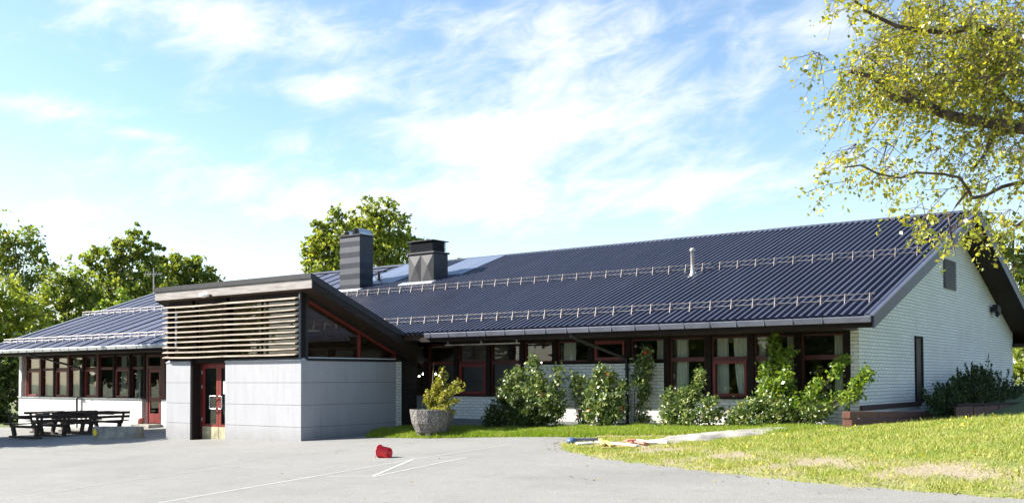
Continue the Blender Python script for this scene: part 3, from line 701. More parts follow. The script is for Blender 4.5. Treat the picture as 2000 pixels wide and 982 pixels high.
for a, b in ((du0 + .02, (du0 + du1) / 2 - .015), ((du0 + du1) / 2 + .015, du1 - .02)):
    z0, z1 = 4.98, 5.95; m_ = ((a + b) / 2, dv0 - .045, (z0 + z1) / 2)
    q = [(a, dv0 - .004, z0), (b, dv0 - .004, z0), (b, dv0 - .004, z1), (a, dv0 - .004, z1)]
    g.quad(q[0], q[1], (b, dv0 - .004, z1)) if 0 else None; mm = ((a + b) / 2 + .06, dv0 - .06, (z0 + z1) / 2 + .1)
    for q0, q1 in zip(q, q[1:] + q[:1]): g.quad(q0, q1, mm)
g.build('folded_panel', M['cowl_metal'], ch2)
g = MB(); g.box(du0 - .05, du1 + .05, dv0 - .05, dv1 + .05, 6.0, 6.06); g.build('collar', M['cowl_metal'], ch2)
g = MB(); g.box(du0 + .06, du1 - .1, dv0 + .06, dv1 - .06, 6.062, 6.42); hd = g.build('chimney_head', M['fascia_dark'], ch2)
for i in range(5):
    g = MB(); z = 6.12 + i * .062; g.hexa([(du0 + .0, dv0 + .0, z), (du1 - .04, dv0, z), (du1 - .04, dv1, z), (du0, dv1, z)], [(du0 + .05, dv0 + .05, z + .035), (du1 - .09, dv0 + .05, z + .035), (du1 - .09, dv1 - .05, z + .035), (du0 + .05, dv1 - .05, z + .035)]); g.build('head_slat', M['rooflining'], ch2)
g = MB(); g.box(du0 - .05, du1 + .01, dv0 - .05, dv1 + .05, 6.43, 6.455); g.build('chimney_cap', M['cowl_metal'], ch2)
g = MB(); c = [(du0 - .3, dv0 - .22), (du1 + .1, dv0 - .22), (du1 + .1, dv0 + .02), (du0 - .3, dv0 + .02)]; g.hexa([(u, v, rz(v) + .02) for u, v in c], [(u, v, rz(v) + .10) for u, v in c]); g.build('flashing', M['metal_pale'], ch2)
# small roof fan between chimneys
fx = hit(740, 551, (0, -SL, 1), ZE - SL * VG); fz = fx[2]
g = MB(); g.lathe([(.10, -.05), (.10, .05), (.06, .08), (.05, .32), (.0, .33)], 12, tuple(fx)); fan = g.build('roof_ventilator', M['black'], B)
g = MB(); g.bar(fx + (-.28, 0, .40), fx + (.38, 0, .37), .10, .04); g.tube([fx + (.16 * math.cos(a), .0, .22 + .16 * math.sin(a)) for a in np.linspace(math.pi, 2 * math.pi, 9)], .014, 6); g.build('fan_arm', M['black'], fan)

# ------------------------------------------------------------------ entrance block
EW = 5.68
E = thing('entrance_block', (-2.8, 1.8, .1), 'entrance block with pale grey panels, slatted upper front and a sloping dark roof', 'building')
def pnl(u0, u1, v0, v1, z0, z1, name='wall_panel'):
    g = MB(); g.box(u0, u1, v0, v1, z0, z1); return g.build(name, M['panel'], E)
rows = [-.25, .496, 1.048, 1.612, 2.165]
for z0, z1 in zip(rows[:-1], rows[1:]):
    pnl(-EW, -4.56, 0, .2, z0 + .004, z1 - .004); pnl(-3.015, .0, 0, .2, z0 + .004, z1 - .004)
    pnl(-.2, -.001, .202, 3.42, z0 + .004, z1 - .004); pnl(-EW, -EW + .2, .202, VW - .01, z0 + .004, z1 - .004)
for bb in ((-EW + .01, -4.57, .012, .19), (-3.0, -.012, .012, .19), (-.19, -.012, .19, 3.41), (-EW + .012, -EW + .19, .19, VW - .02)):
    g = MB(); g.box(*bb, -.2, 2.16); g.build('backing_frame', M['fascia_dark'], E)
g = MB(); g.box(-.22, .002, 3.422, 3.64, -.1, 2.18); g.build('brick_return', M['brick_v'], E)
# sloping caps above the panels
for a, b in ((-EW - .02, -4.54), (-3.03, .012)):
    g = MB(); g.hexa([(a, -.02, 2.166), (b, -.02, 2.166), (b - .0, .21, 2.166), (a, .21, 2.166)], [(a + .01, -.02, 2.186), (b - .01, -.02, 2.186), (b - .05, .12, 2.265), (a + .05, .12, 2.265)]); g.build('cap_flashing', M['metal_pale'], E)
# door recess
g = MB(); g.box(-4.558, -4.50, .02, .5, -.1, 2.24); g.box(-3.075, -3.017, .21, .5, -.1, 2.24); g.box(-4.50, -3.075, .1, .5, 2.15, 2.24); g.build('door_reveal', M['dark'], E)
for k, (a, b) in enumerate(((-4.42, -3.70), (-3.69, -2.97))):
    y0, y1 = .30, .35; z0, z1 = .05, 2.12
    g = MB(); f = .10
    for x0, x1, c, d in ((a, a + f, z0, z1), (b - f, b, z0, z1), (a + f, b - f, z1 - .11, z1), (a + f, b - f, .40, .47)): g.box(x0, x1, y0, y1, c, d)
    dl = g.build('door', M['red_bright'], E)
    g = MB(); g.quad((a + f, .325, .47), (b - f, .325, .47), (b - f, .325, z1 - .11), (a + f, .325, z1 - .11)); g.build('pane', M['glass'], dl)
    g = MB(); g.box(a + .005, b - .005, y0 - .006, y1 - .005, z0, .40); g.build('kick_plate', plain('worn_brass_plate%d' % k, (.42, .38, .25), .5, .4, var=.35, scale=5), dl)
    hx = b - .06 if k == 0 else a + .16
    g = MB(); x2 = hx - .16 if k == 0 else hx + .02
    xa, xb = (b - .27, b - .04) if k == 0 else (a + .10, a + .24)
    g.tube([(xb, y0, .90), (xb, y0 - .07, .90), (xa, y0 - .09, .90), (xa, y0 - .09, 1.24), (xb, y0 - .07, 1.24), (xb, y0, 1.24)] if k == 0 else [(xa, y0, .90), (xa, y0 - .07, .90), (xb, y0 - .08, .90), (xb, y0 - .08, 1.24), (xa, y0 - .07, 1.24), (xa, y0, 1.24)], .014, 8); g.build('handle', M['metal_pale'], dl)
    if k == 0:
        g = MB()
        for z in (.55, 1.45, 1.85): g.box(a - .02, a + .012, y0 - .02, y0 - .001, z, z + .09)
        g.build('hinge', M['metal_pale'], dl)
    else:
        g = MB(); g.quad((a + .17, .318, 1.30), (b - .02, .318, 1.30), (b - .02, .318, 1.66), (a + .17, .318, 1.66)); g.build('notice', plain('pale_blue_paper', (.55, .68, .72), .8, var=.05), dl)
g = MB(); g.box(-4.50, -4.425, .29, .40, .03, 2.15); g.box(-4.425, -3.075, .29, .40, 2.125, 2.15); g.box(-4.5, -3.02, .15, .5, -.05, .045); g.build('door_frame', M['red'], E)
# upper front: mullions, glass and the slats
def ez(v): return 4.285 - .405 * (v + .15)
g = MB()
for a, b in ((-5.62, -5.50), (-4.52, -4.40), (-3.02, -2.90), (-.13, -.002)): g.box(a, b, .03, .15, 2.24, 3.88)
g.box(-5.5, -.13, .03, .14, 3.74, 3.88); g.box(-5.5, -.13, .03, .14, 2.24, 2.30); up = g.build('upper_frame', M['dark'], E)
g = MB(); g.quad((-5.5, .09, 2.3), (-.13, .09, 2.3), (-.13, .09, 3.74), (-5.5, .09, 3.74)); g.build('pane', M['glass'], up)
sl_proto = None
for i in range(11):
    z = 3.70 - i * .1405 ; 
    for k, (a, b) in enumerate(((-5.66, -2.96), (-2.94, -.06))):
        g = MB(); n = 6; ys = [(-.145), (-.03)]
        r = random.Random(i * 7 + k); sag = r.uniform(0.0, .018)
        zz = lambda t: z - sag * math.sin(math.pi * t) + (.006 * r.random() if 0 else 0)
        for j in range(n):
            t0, t1 = j / n, (j + 1) / n; x0, x1 = a + (b - a) * t0, a + (b - a) * t1
            g.hexa([(x0, -.15, zz(t0)), (x1, -.15, zz(t1)), (x1, -.02, zz(t1) + .035), (x0, -.02, zz(t0) + .035)], [(x0, -.15, zz(t0) + .024), (x1, -.15, zz(t1) + .024), (x1, -.02, zz(t1) + .059), (x0, -.02, zz(t0) + .059)])
        g.build('slat', M['slat'], E)
for u in (-5.6, -4.3, -2.95, -1.5):
    g = MB(); g.box(u - .02, u + .02, -.018, .028, 2.27, 3.80); g.build('slat_bracket', M['dark'], E)
g = MB(); g.box(-.035, .005, -.05, -.003, 2.19, 3.86); g.build('corner_trim', M['gutter'], E)
g = MB(); g.box(-.128, .002, .152, .235, 2.19, 3.9); g.build('corner_post', M['fascia_dark'], E)
# side glazing
def sidefr():
    g = MB(); top = lambda v: ez(v) - .50
    def bar(v0, z0, v1, z1, w): g.bar((-.03, v0, z0), (-.03, v1, z1), .05, w, up=(0, 0, 1))
    g.hexa([(-.06, .236, top(.236)), (.0, .236, top(.236)), (.0, 3.42, top(3.42)), (-.06, 3.42, top(3.42))], [(-.06, .236, top(.236) + .07), (.0, .236, top(.236) + .07), (.0, 3.42, top(3.42) + .07), (-.06, 3.42, top(3.42) + .07)])
    for v in (1.98, 3.34): g.box(-.058, -.002, v, v + .085, 2.256, top(v + .085) - .001)
    w = g.build('window', M['red_bright'], E); w['label'] = 'sloping red framed side window of the entrance block'
    g = MB(); g.box(-.058, -.004, .237, 3.42, 2.232, 2.254); g.build('sill_strip', M['white'], w)
    for a, b in ((.237, 1.98), (2.065, 3.34)):
        g = MB(); g.quad((-.03, a, 2.254), (-.03, b, 2.254), (-.03, b, top(b)), (-.03, a, top(a))); g.build('pane', M['glass'], w)
    g = MB(); g.box(-.10, .03, .20, 3.52, 2.168, 2.230); g.build('sill', M['fascia_dark'], E)
    g = MB(); g.hexa([(-.09, .236, top(.236) + .072), (-.002, .236, top(.236) + .072), (-.002, 4.3, top(4.3) + .072), (-.09, 4.3, top(4.3) + .072)], [(-.09, .236, ez(.236) - .30), (-.002, .236, ez(.236) - .30), (-.002, 4.3, ez(4.3) - .30), (-.09, 4.3, ez(4.3) - .30)]); g.build('side_board', M['rake'], E)
    g = MB(); g.quad((-.05, 3.43, 2.2), (-.05, VW, 2.2), (-.05, VW, top(VW)), (-.05, 3.43, top(3.43) + .05)); g.quad((-.09, 3.66, -.1), (-.09, VW, -.1), (-.09, VW, 2.2), (-.09, 3.66, 2.2)); g.build('side_board', M['rake'], E)
sidefr()
# roof of the entrance
ru0, ru1, rv0, rv1 = -6.06, .545, -.15, 3.18
g = MB(); c = [(ru0, rv0), (ru1, rv0), (ru1, rv1), (ru0, rv1)]
g.hexa([(u, v, ez(v) - .10) for u, v in c], [(u, v, ez(v) + .012) for u, v in c]); er = g.build('roof', M['fascia_dark'], E)
g = MB(); g.hexa([(ru0 + .03, rv0 + .03, ez(rv0) - .335), (ru1 - .03, rv0 + .03, ez(rv0) - .335), (ru1 - .03, 4.33, ez(4.33) - .335), (ru0 + .03, 4.33, ez(4.33) - .335)],
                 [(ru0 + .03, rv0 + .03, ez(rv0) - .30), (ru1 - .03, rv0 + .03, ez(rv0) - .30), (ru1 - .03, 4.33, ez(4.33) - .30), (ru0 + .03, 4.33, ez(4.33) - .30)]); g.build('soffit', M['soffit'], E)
g = MB(); g.box(ru0 + .03, ru1 - .0, rv0 + .005, rv0 + .03, ez(rv0) - .345, ez(rv0) - .105); g.build('fascia_board', M['fascia'], E)
g = MB(); g.box(ru0 - .012, ru1 + .012, rv0 - .03, rv0 - .001, ez(rv0) - .105, ez(rv0) + .02); g.build('roof_edge', M['fascia_dark'], E)
for u0, u1 in ((ru1 - .028, ru1 - .002), (ru0 + .002, ru0 + .028)):
    g = MB(); c = [(u0, rv0 + .032), (u1, rv0 + .032), (u1, 3.95), (u0, 3.95)]; g.hexa([(u, v, ez(v) - .345) for u, v in c], [(u, v, ez(v) - .105) for u, v in c]); g.build('rake_board', M['rake'], E)
g = MB(); c = [(ru1 + .0, rv0), (ru1 + .012, rv0), (ru1 + .012, 3.7), (ru1 + .0, 3.7)]; g.hexa([(u, v, ez(v) - .15) for u, v in c], [(u, v, ez(v) + .02) for u, v in c]); g.build('roof_edge', M['fascia_dark'], E)
# lamp on the fascia
lp = hit(397, 576, (0, 1, 0), -.25)
g = MB(); n = 10
g.tube([(lp[0] - .16, -.23, lp[2]), (lp[0] - .12, -.24, lp[2]), (lp[0] + .0, -.25, lp[2]), (lp[0] + .12, -.24, lp[2] + .005), (lp[0] + .17, -.23, lp[2] + .01)], [.03, .062, .07, .062, .03], 12); fx_ = g.build('wall_lamp', M['white'], E, smooth=True)
g = MB(); g.tube([(lp[0] + .16, -.13, lp[2] - .0), (lp[0] + .22, -.20, lp[2] - .02)], .03, 8); g.build('lamp_bracket', M['black'], fx_)
# entrance interior
g = MB(); g.box(-EW + .22, -.22, 4.10, 4.16, 0, 2.66); g.build('back_wall', M['room'], E)
g = MB(); c = [(-EW + .2, .2), (-.2, .2), (-.2, 4.1), (-EW + .2, 4.1)]; g.hexa([(u, v, ez(v) - .38) for u, v in c], [(u, v, ez(v) - .345) for u, v in c]); g.build('ceiling', M['wood_int'], E)
g = MB(); g.box(-EW + .2, -.2, .36, 4.1, .0, .05); g.build('floor', M['room_floor'], E)
g = MB(); g.bar((-1.6, 1.2, 3.02), (-1.6, 2.6, 3.02), .12, .05); g.build('reflection_bar', M['white'], E)  # unlit white bar added for a pale reflection in the side glass
g = MB(); g.hexa([(-EW + .202, .2, 2.24), (-EW + .24, .2, 2.24), (-EW + .24, 4.1, 2.24), (-EW + .202, 4.1, 2.24)], [(-EW + .202, .2, ez(.2) - .35), (-EW + .24, .2, ez(.2) - .35), (-EW + .24, 4.1, ez(4.1) - .35), (-EW + .202, 4.1, ez(4.1) - .35)]); g.build('inner_wall', M['wood_int'], E)

# ------------------------------------------------------------------ foliage tools
def quads(C, s, r, flat=0., droop=0.):
    """diamond leaf for each centre"""
    n = len(C); a = r.normal(size=(n, 3)); a[:, 2] -= droop; a /= np.linalg.norm(a, axis=1)[:, None]
    b = r.normal(size=(n, 3)); b -= (b * a).sum(1)[:, None] * a; b /= np.linalg.norm(b, axis=1)[:, None]
    sz = s * (.45 + 1.15 * r.random(n) ** 1.3)[:, None]
    V = np.stack([C - a * sz * .5, C + b * sz * .34 - a * sz * .05, C + a * sz * .5, C - b * sz * .34 - a * sz * .05], 1); return V.reshape(-1, 3)
def ball(r, n):
    d = r.normal(size=(n, 3)); d /= np.linalg.norm(d, axis=1)[:, None]; return d
def lobes_points(r, lobes, n, clump=.16, per=40, shell=.5):
    vol = np.array([l[3] * l[4] * l[5] for l in lobes]) ** .75; vol /= vol.sum(); out = []; cl = []
    for l, w in zip(lobes, vol):
        m = max(3, int(n * w / per)); c = np.array(l[:3]); rad = np.array(l[3:6])
        d = ball(r, m); rr = (shell + (1 - shell) * r.random(m) ** .6)[:, None]; rr *= r.uniform(.70, 1.24, m)[:, None]
        cc = c + d * rad * rr; cl.append(cc)
        s = clump * rad.mean() * r.uniform(.6, 1.5, m)
        p = cc[:, None, :] + r.normal(size=(m, per, 3)) * s[:, None, None] * np.array((1, 1, .8))
        out.append(p.reshape(-1, 3))
    return np.concatenate(out), np.concatenate(cl)
def tree(name, base, lobes, n, leaf, mat, bark, label, cat='tree', group=None, seed=0, tr=.16, clump=.105, per=22, shell=.40, limbs=34):
    r = np.random.default_rng(seed); base = np.array(base, float)
    t = thing(name, tuple(base), label, cat, group)
    top = max(l[2] for l in lobes); cx = np.mean([l[0] for l in lobes]); cy = np.mean([l[1] for l in lobes])
    P, CL = lobes_points(r, lobes, int(n * .72), clump, per, shell)
    fast_mesh('crown', quads(P, leaf, r), 4, mat, t)
    g = MB(); k = 7; pts = []
    for i in range(k + 1):
        f = i / k; pts.append(np.array((base[0] + (cx - base[0]) * f ** 1.4, base[1] + (cy - base[1]) * f ** 1.4, base[2] - .3 + (top - base[2]) * f)) + r.normal(size=3) * .05 * tr * 8 * (f > 0))
    g.tube(pts, [tr * (1 - .85 * i / k) + .02 for i in range(k + 1)], 8)
    idx = r.choice(len(CL), min(limbs, len(CL)), replace=False)
    for j in idx:
        c = CL[j]; f = np.clip((c[2] - base[2]) / (top - base[2]) - .22, .22, .9); q = f * k; i0 = min(int(q), k - 1); s = pts[i0] + (pts[i0 + 1] - pts[i0]) * (q - i0)
        mid = s * .45 + c * .55 + np.array((0, 0, -.08 * np.linalg.norm(c - s))) + r.normal(size=3) * .08
        rr = tr * (1 - .8 * f) * .55; g.tube([s, mid, c], [rr, rr * .55, rr * .15 + .004], 5, False)
    g.build('trunk', M[bark], t, smooth=True); return t
def lobe(px, py, dist, rx, ry, rd=None):
    p = at(px, py, dist); k = dist / FPX; return (p[0], p[1], p[2], rx * k, (rd or rx) * k, ry * k)
def gbase(px, dist):
    p = at(px, 735, dist); return (p[0], p[1], float(P0(p[0], p[1])))

# trees behind the left wing
G1 = 'trees behind the left wing'
tree('birch_tree', gbase(35, 62), [lobe(55, 470, 62, 26, 42), lobe(15, 500, 62, 28, 45), lobe(75, 520, 62, 24, 40), lobe(40, 560, 62, 35, 40), lobe(-10, 480, 62, 40, 50)], 5200, .21, L_tree, 'bark', 'slender see-through birch rising highest at the far left', group=G1, seed=11, tr=.13, clump=.22, shell=.2, limbs=40)
tree('broadleaf_tree', gbase(0, 56), [lobe(10, 610, 56, 60, 60), lobe(-50, 600, 56, 70, 80), lobe(60, 640, 56, 50, 60), lobe(10, 700, 56, 60, 60), lobe(-60, 720, 56, 80, 70)], 15000, .24, L_tree2, 'bark', 'yellow-green broadleaf tree at the left edge below the slender birch', group=G1, seed=12, tr=.2)
tree('broadleaf_tree', gbase(120, 66), [lobe(125, 560, 66, 55, 55), lobe(95, 610, 66, 50, 60), lobe(160, 600, 66, 50, 60), lobe(120, 680, 66, 80, 60)], 13000, .25, L_tree, 'bark', 'olive tree between the slender birch and the tall round tree behind the left wing', group=G1, seed=13, tr=.2)
tree('broadleaf_tree', gbase(245, 70), [lobe(246, 492, 70, 34, 42), lobe(272, 472, 70, 22, 32), lobe(212, 512, 70, 36, 34), lobe(298, 492, 70, 22, 28), lobe(235, 580, 70, 70, 50), lobe(290, 560, 70, 45, 60), lobe(180, 590, 70, 45, 60), lobe(180, 500, 70, 26, 26)], 16000, .26, L_tree, 'bark', 'tall round-crowned tree behind the left wing roof', group=G1, seed=14, tr=.25)
tree('broadleaf_tree', gbase(360, 74), [lobe(360, 530, 74, 42, 38), lobe(395, 545, 74, 36, 34), lobe(335, 560, 74, 40, 45), lobe(420, 560, 74, 18, 22), lobe(325, 510, 74, 18, 20)], 9000, .25, L_tree, 'bark', 'tree just left of and above the entrance block roof', group=G1, seed=15, tr=.2)
tree('broadleaf_tree', gbase(225, 58), [lobe(237, 582, 58, 20, 18), lobe(222, 600, 58, 22, 22), lobe(205, 640, 58, 30, 50)], 2200, .2, L_vine, 'bark', 'small bright yellow-green tree close above the left wing roof', group=G1, seed=16, tr=.1)
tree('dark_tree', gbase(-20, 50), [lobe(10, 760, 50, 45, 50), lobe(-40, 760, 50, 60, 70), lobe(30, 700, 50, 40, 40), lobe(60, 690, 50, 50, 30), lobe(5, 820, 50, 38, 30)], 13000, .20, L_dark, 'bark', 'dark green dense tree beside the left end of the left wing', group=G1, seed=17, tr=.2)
tree('low_shrub', gbase(45, 52), [lobe(45, 828, 52, 26, 13), lobe(8, 832, 52, 22, 12)], 1800, .12, L_tree2, 'stem', 'low sunlit yellow-green shrub beyond the picnic tables', 'shrub', seed=18, tr=.03)
# trees behind the roof centre
G2 = 'trees behind the middle of the roof'
tree('aspen_tree', gbase(735, 62), [lobe(728, 408, 62, 20, 36), lobe(762, 412, 62, 18, 34), lobe(698, 428, 62, 20, 34), lobe(735, 450, 62, 48, 36), lobe(788, 450, 62, 20, 36), lobe(700, 470, 62, 44, 34), lobe(755, 500, 62, 62, 42), lobe(808, 482, 62, 20, 26), lobe(825, 505, 62, 26, 22), lobe(835, 468, 62, 10, 8)], 12500, .22, L_tree2, 'bark', 'tallest tree behind the roof, between and above the two chimneys', group=G2, seed=21, tr=.24, clump=.15)
tree('aspen_tree', gbase(640, 60), [lobe(650, 430, 60, 15, 28), lobe(628, 455, 60, 17, 24), lobe(668, 445, 60, 15, 26), lobe(615, 490, 60, 24, 26), lobe(655, 485, 60, 36, 34), lobe(606, 518, 60, 18, 16), lobe(650, 530, 60, 50, 30)], 9500, .22, L_tree2, 'bark', 'lower yellow-green tree to the left of the taller chimney', group=G2, seed=22, tr=.2, clump=.15)
tree('aspen_tree', gbase(895, 70), [lobe(892, 508, 70, 12, 10), lobe(905, 512, 70, 16, 8)], 500, .2, L_tree2, 'bark', 'treetop just showing over the ridge right of the lower chimney', group=G2, seed=23, tr=.1)
# trees behind the gable
G3 = 'trees beyond the gable end'
tree('birch_tree', gbase(1960, 60), [lobe(1930, 440, 60, 22, 28), lobe(1955, 480, 60, 40, 36), lobe(1990, 520, 60, 34, 50), lobe(2020, 470, 60, 35, 50), lobe(2020, 580, 60, 55, 50)], 5200, .24, L_tree, 'bark', 'thin olive birch showing behind the gable roof edge', group=G3, seed=31, tr=.18, clump=.2, shell=.2)
tree('broadleaf_tree', gbase(2010, 45), [lobe(2005, 700, 45, 38, 45), lobe(2030, 640, 45, 50, 50), lobe(1990, 740, 45, 30, 30)], 5200, .18, L_tree2, 'bark', 'sunlit yellow-green tree right of the gable wall', group=G3, seed=32, tr=.15)
# trees across the yard (seen in the window glass; their shade crosses the yard)
G4 = 'trees across the yard behind the camera'
def offtree(u, v, h, w, seed, mat, lab, n=11000, leaf=.55):
    z = float(P0(u, v)); r = np.random.default_rng(seed)
    lb = [(u + r.normal() * w * .25, v + r.normal() * w * .25, z + h * f, w * s, w * s, h * .16) for f, s in ((.35, .8), (.5, 1.), (.65, .9), (.8, .65), (.92, .35))]
    tree('broadleaf_tree', (u, v, z), lb, n, leaf, mat, 'bark', lab, group=G4, seed=seed, tr=.25, limbs=10)
for i, (u, v, h, w) in enumerate(((-44, -30, 13, 4.5), (-35, -38, 12, 4.5), (-26, -46, 14, 5), (-17, -50, 12, 5), (-8, -52, 13, 5), (1, -50, 14, 5), (9, -54, 12, 5), (-52, -20, 13, 5))):
    offtree(u, v, h, w, 40 + i, L_dark if i % 3 else L_tree, ('first', 'second', 'third', 'fourth', 'fifth', 'sixth', 'seventh', 'outermost left')[i] + ' broadleaf tree from the left across the yard, behind the photographer')
zz = float(P0(-17.2, -3.6))
tree('broadleaf_tree', (-17.2, -3.6, zz), [(-17.2, -3.6, zz + 5.0, 3.5, 3.5, 2.8), (-17.6, -2.6, zz + 7.4, 2.9, 2.7, 1.9), (-16.9, -4.8, zz + 6.4, 2.4, 1.9, 1.9), (-17.2, -3.6, zz + 2.8, 2.6, 2.6, 1.5)], 26000, .34, L_dark, 'bark', 'dense tree standing left of the yard, outside the frame, shading the tables', seed=60, tr=.25, per=50, shell=.15, limbs=14)

# big birch branches at the upper right
BT = at(2330, 735, 11.5); bz = float(lawn_h(BT[0], BT[1]))
bt = thing('birch_tree', (BT[0], BT[1], bz), 'large birch with yellow-green leaves reaching into the upper right of the view', 'tree')
r = np.random.default_rng(99)
g = MB()
trunk = [(BT[0], BT[1], bz - .2), BT + (.05, .0, 0), np.array((BT[0] - .1, BT[1], 3.0)), np.array((BT[0] - .2, BT[1] + .1, 5.0)), np.array((BT[0] - .3, BT[1], 8.0)), np.array((BT[0], BT[1], 10.5))]
trunk = [np.array(q, float) for q in trunk]; g.tube(trunk, [.30, .26, .22, .17, .09, .03], 12)
limbs = [([(2230, 280, 11.2), (2100, 262, 11), (2000, 248, 11), (1940, 243, 10.9), (1890, 236, 10.8), (1850, 226, 10.8), (1800, 206, 10.7), (1770, 200, 10.6), (1745, 190, 10.6), (1727, 170, 10.5), (1700, 150, 10.4), (1660, 140, 10.3)], .085),
         ([(1800, 206, 10.7), (1772, 190, 10.8), (1764, 172, 10.9), (1770, 130, 11.1)], .035), ([(2000, 250, 11), (1965, 258, 11), (1940, 262, 10.8), (1925, 300, 10.6), (1905, 330, 10.6)], .04),
         ([(2240, 380, 11.3), (2080, 350, 11), (1990, 360, 10.8), (1955, 366, 10.7), (1930, 382, 10.7), (1900, 387, 10.6), (1892, 370, 10.5), (1875, 350, 10.4), (1840, 342, 10.3), (1790, 337, 10.2), (1755, 346, 10.1), (1715, 338, 10), (1680, 326, 9.9), (1650, 322, 9.8)], .019),
         ([(2200, 200, 11.4), (2040, 225, 11.2), (1985, 205, 11.2), (1962, 195, 11.3), (1950, 170, 11.4), (1955, 130, 11.6), (1930, 80, 11.7), (1900, 30, 11.8)], .05),
         ([(2200, 90, 11.4), (2040, 85, 11.3), (1985, 78, 11.2), (1940, 62, 11.1), (1900, 55, 11), (1850, 62, 10.9), (1800, 60, 10.8), (1750, 50, 10.7), (1700, 30, 10.6), (1670, 10, 10.5)], .05),
         ([(2240, 430, 11.3), (2100, 430, 11), (2010, 425, 10.8), (1985, 440, 10.7), (1960, 430, 10.6)], .04),
         ([(1892, 370, 10.5), (1870, 400, 10.5), (1855, 425, 10.5), (1862, 460, 10.5), (1868, 500, 10.5)], .010)]
for pts, rad in limbs:
    q = [at(*p) for p in pts]; q = [p + r.normal(size=3) * .012 for p in q]; m = len(q)
    g.tube(q, [rad * (1 - .82 * i / (m - 1)) + .004 for i in range(m)], 8, True)
g.tube([np.array((BT[0] - .15, BT[1] + .05, 4.0)), at(2230, 280, 11.2)], [.13, .09], 8); g.tube([np.array((BT[0] - .1, BT[1], 3.4)), at(2240, 380, 11.3)], [.1, .05], 8)
g.tube([np.array((BT[0] - .1, BT[1], 3.0)), at(2240, 430, 11.3)], [.08, .04], 8); g.tube([np.array((BT[0] - .2, BT[1], 5.0)), at(2200, 90, 11.4)], [.1, .05], 8); g.tube([np.array((BT[0] - .2, BT[1], 4.5)), at(2200, 200, 11.4)], [.1, .05], 8)
g.build('trunk', M['bark_birch'], bt, smooth=True)
ell = [(1850, 105, 110, 80, 380), (1940, 60, 90, 80, 330), (1790, 40, 90, 45, 170), (1960, 150, 70, 70, 240), (1750, 120, 60, 55, 150), (1700, 150, 60, 45, 110), (1640, 135, 45, 35, 60), (1600, 120, 22, 20, 18), (1625, 195, 34, 34, 45), (1720, 205, 50, 40, 80), (1860, 185, 90, 40, 190),
       (1790, 170, 50, 40, 110), (1830, 250, 80, 26, 80), (1940, 235, 70, 45, 130), (1920, 300, 80, 36, 110), (1985, 310, 40, 50, 100), (1830, 300, 60, 30, 50), (1680, 330, 45, 22, 55), (1640, 350, 18, 22, 16), (1740, 345, 50, 26, 50), (1770, 295, 40, 25, 28), (1850, 355, 60, 22, 45),
       (1790, 380, 50, 22, 32), (1960, 370, 50, 26, 60), (1980, 420, 40, 30, 55), (1945, 440, 12, 20, 6), (1850, 435, 20, 18, 13), (1862, 475, 16, 26, 16), (1800, 412, 16, 14, 7), (1665, 15, 26, 24, 22), (1700, 25, 30, 30, 45), (1740, 30, 40, 35, 80), (2080, 150, 90, 160, 360), (2090, 360, 80, 80, 160)]
L = []; tw = MB()
for cx, cy, rx, ry, n in ell:
    n = int(n * (.46 if cy > 240 else (.62 if cx < 1770 else .92))); nc = max(2, n // 7)
    for _c2 in range(nc):
        a = r.random() * 2 * math.pi; q = math.sqrt(r.random()) * 1.05
        dep = (11.35 if cy < 260 else 10.7) + r.normal() * .55
        if cx < 1720: dep = 10.5 + r.normal() * .4
        pc_ = at(cx + rx * q * math.cos(a), cy + ry * q * math.sin(a), dep)
        hub = pc_ + r.normal(size=3) * .05 + np.array((.10, .02, .10))
        for _ in range(7):
            p = pc_ + r.normal(size=3) * np.array((.13, .13, .09))
            d = r.normal(size=3) * (.5, .5, .25) + np.array((-.25, .1, -.75)); d /= np.linalg.norm(d); ln = r.uniform(.12, .36)
            k = int(r.integers(8, 16)); tt = r.random(k); bend = r.normal(size=3) * .05
            L.append(p + tt[:, None] * d * ln + (tt ** 2)[:, None] * bend + r.normal(size=(k, 3)) * .024)
            if r.random() < .6: tw.tube([hub, p, p + d * ln * .5 + bend * .25, p + d * ln + bend], [.004, .0032, .0024, .0012], 3, False)
L = np.concatenate(L)
fast_mesh('crown', quads(L, .042, r, droop=.5), 4, L_birch, bt)
tw.build('twigs', M['bark_birch'], bt)
# upper crown out of frame
P_, _c = lobes_points(r, [(BT[0], BT[1], 8.6, 3.0, 3.0, 1.6), (BT[0] + 1.5, BT[1] - .5, 6.5, 2.4, 2.4, 1.8)], 9000)
fast_mesh('crown', quads(P_, .09, r), 4, L_birch, bt)

# ------------------------------------------------------------------ grass blades
def blades(n, u0, u1, v0, v1, hmin, hmax, seed, lo=.0, hi=1., dens=None):
    r = np.random.default_rng(seed); u = r.uniform(u0, u1, n); v = r.uniform(v0, v1, n); d = sdist(u, v)
    T = dryness(u, v, d); wb = wob(u * 2.1, v * 2.3)
    k = (d > -.03 + .05 * r.normal(size=n)) & (r.random(n) > T * .93) & (r.random(n) < np.clip(d * 3 + .4, 0, 1)); 
    if dens is not None: k &= dens(u, v, r)
    u, v, d, T, wb = u[k], v[k], d[k], T[k], wb[k]; n = len(u); z = lawn_h(u, v, d) - .01
    h = r.uniform(hmin, hmax, n) * (1 + .45 * wb); a = r.random(n) * 2 * math.pi; w = r.uniform(.006, .013, n)
    lean = r.normal(size=(n, 2)) * .45 * h[:, None]
    p = np.stack([u, v, z], 1); s = np.stack([np.cos(a) * w, np.sin(a) * w, np.zeros(n)], 1); t = np.stack([lean[:, 0], lean[:, 1], h], 1)
    V = np.stack([p - s, p + s, p + t], 1).reshape(-1, 3)
    tone = np.clip(lo + (hi - lo) * np.clip(.5 + .7 * wb + .8 * T + r.normal(size=n) * .2, 0, 1), 0, 1)
    return V, tone
a1, t1 = blades(170000, 8, 20, -6, 4.3, .02, .065, 1, .25, 1.)
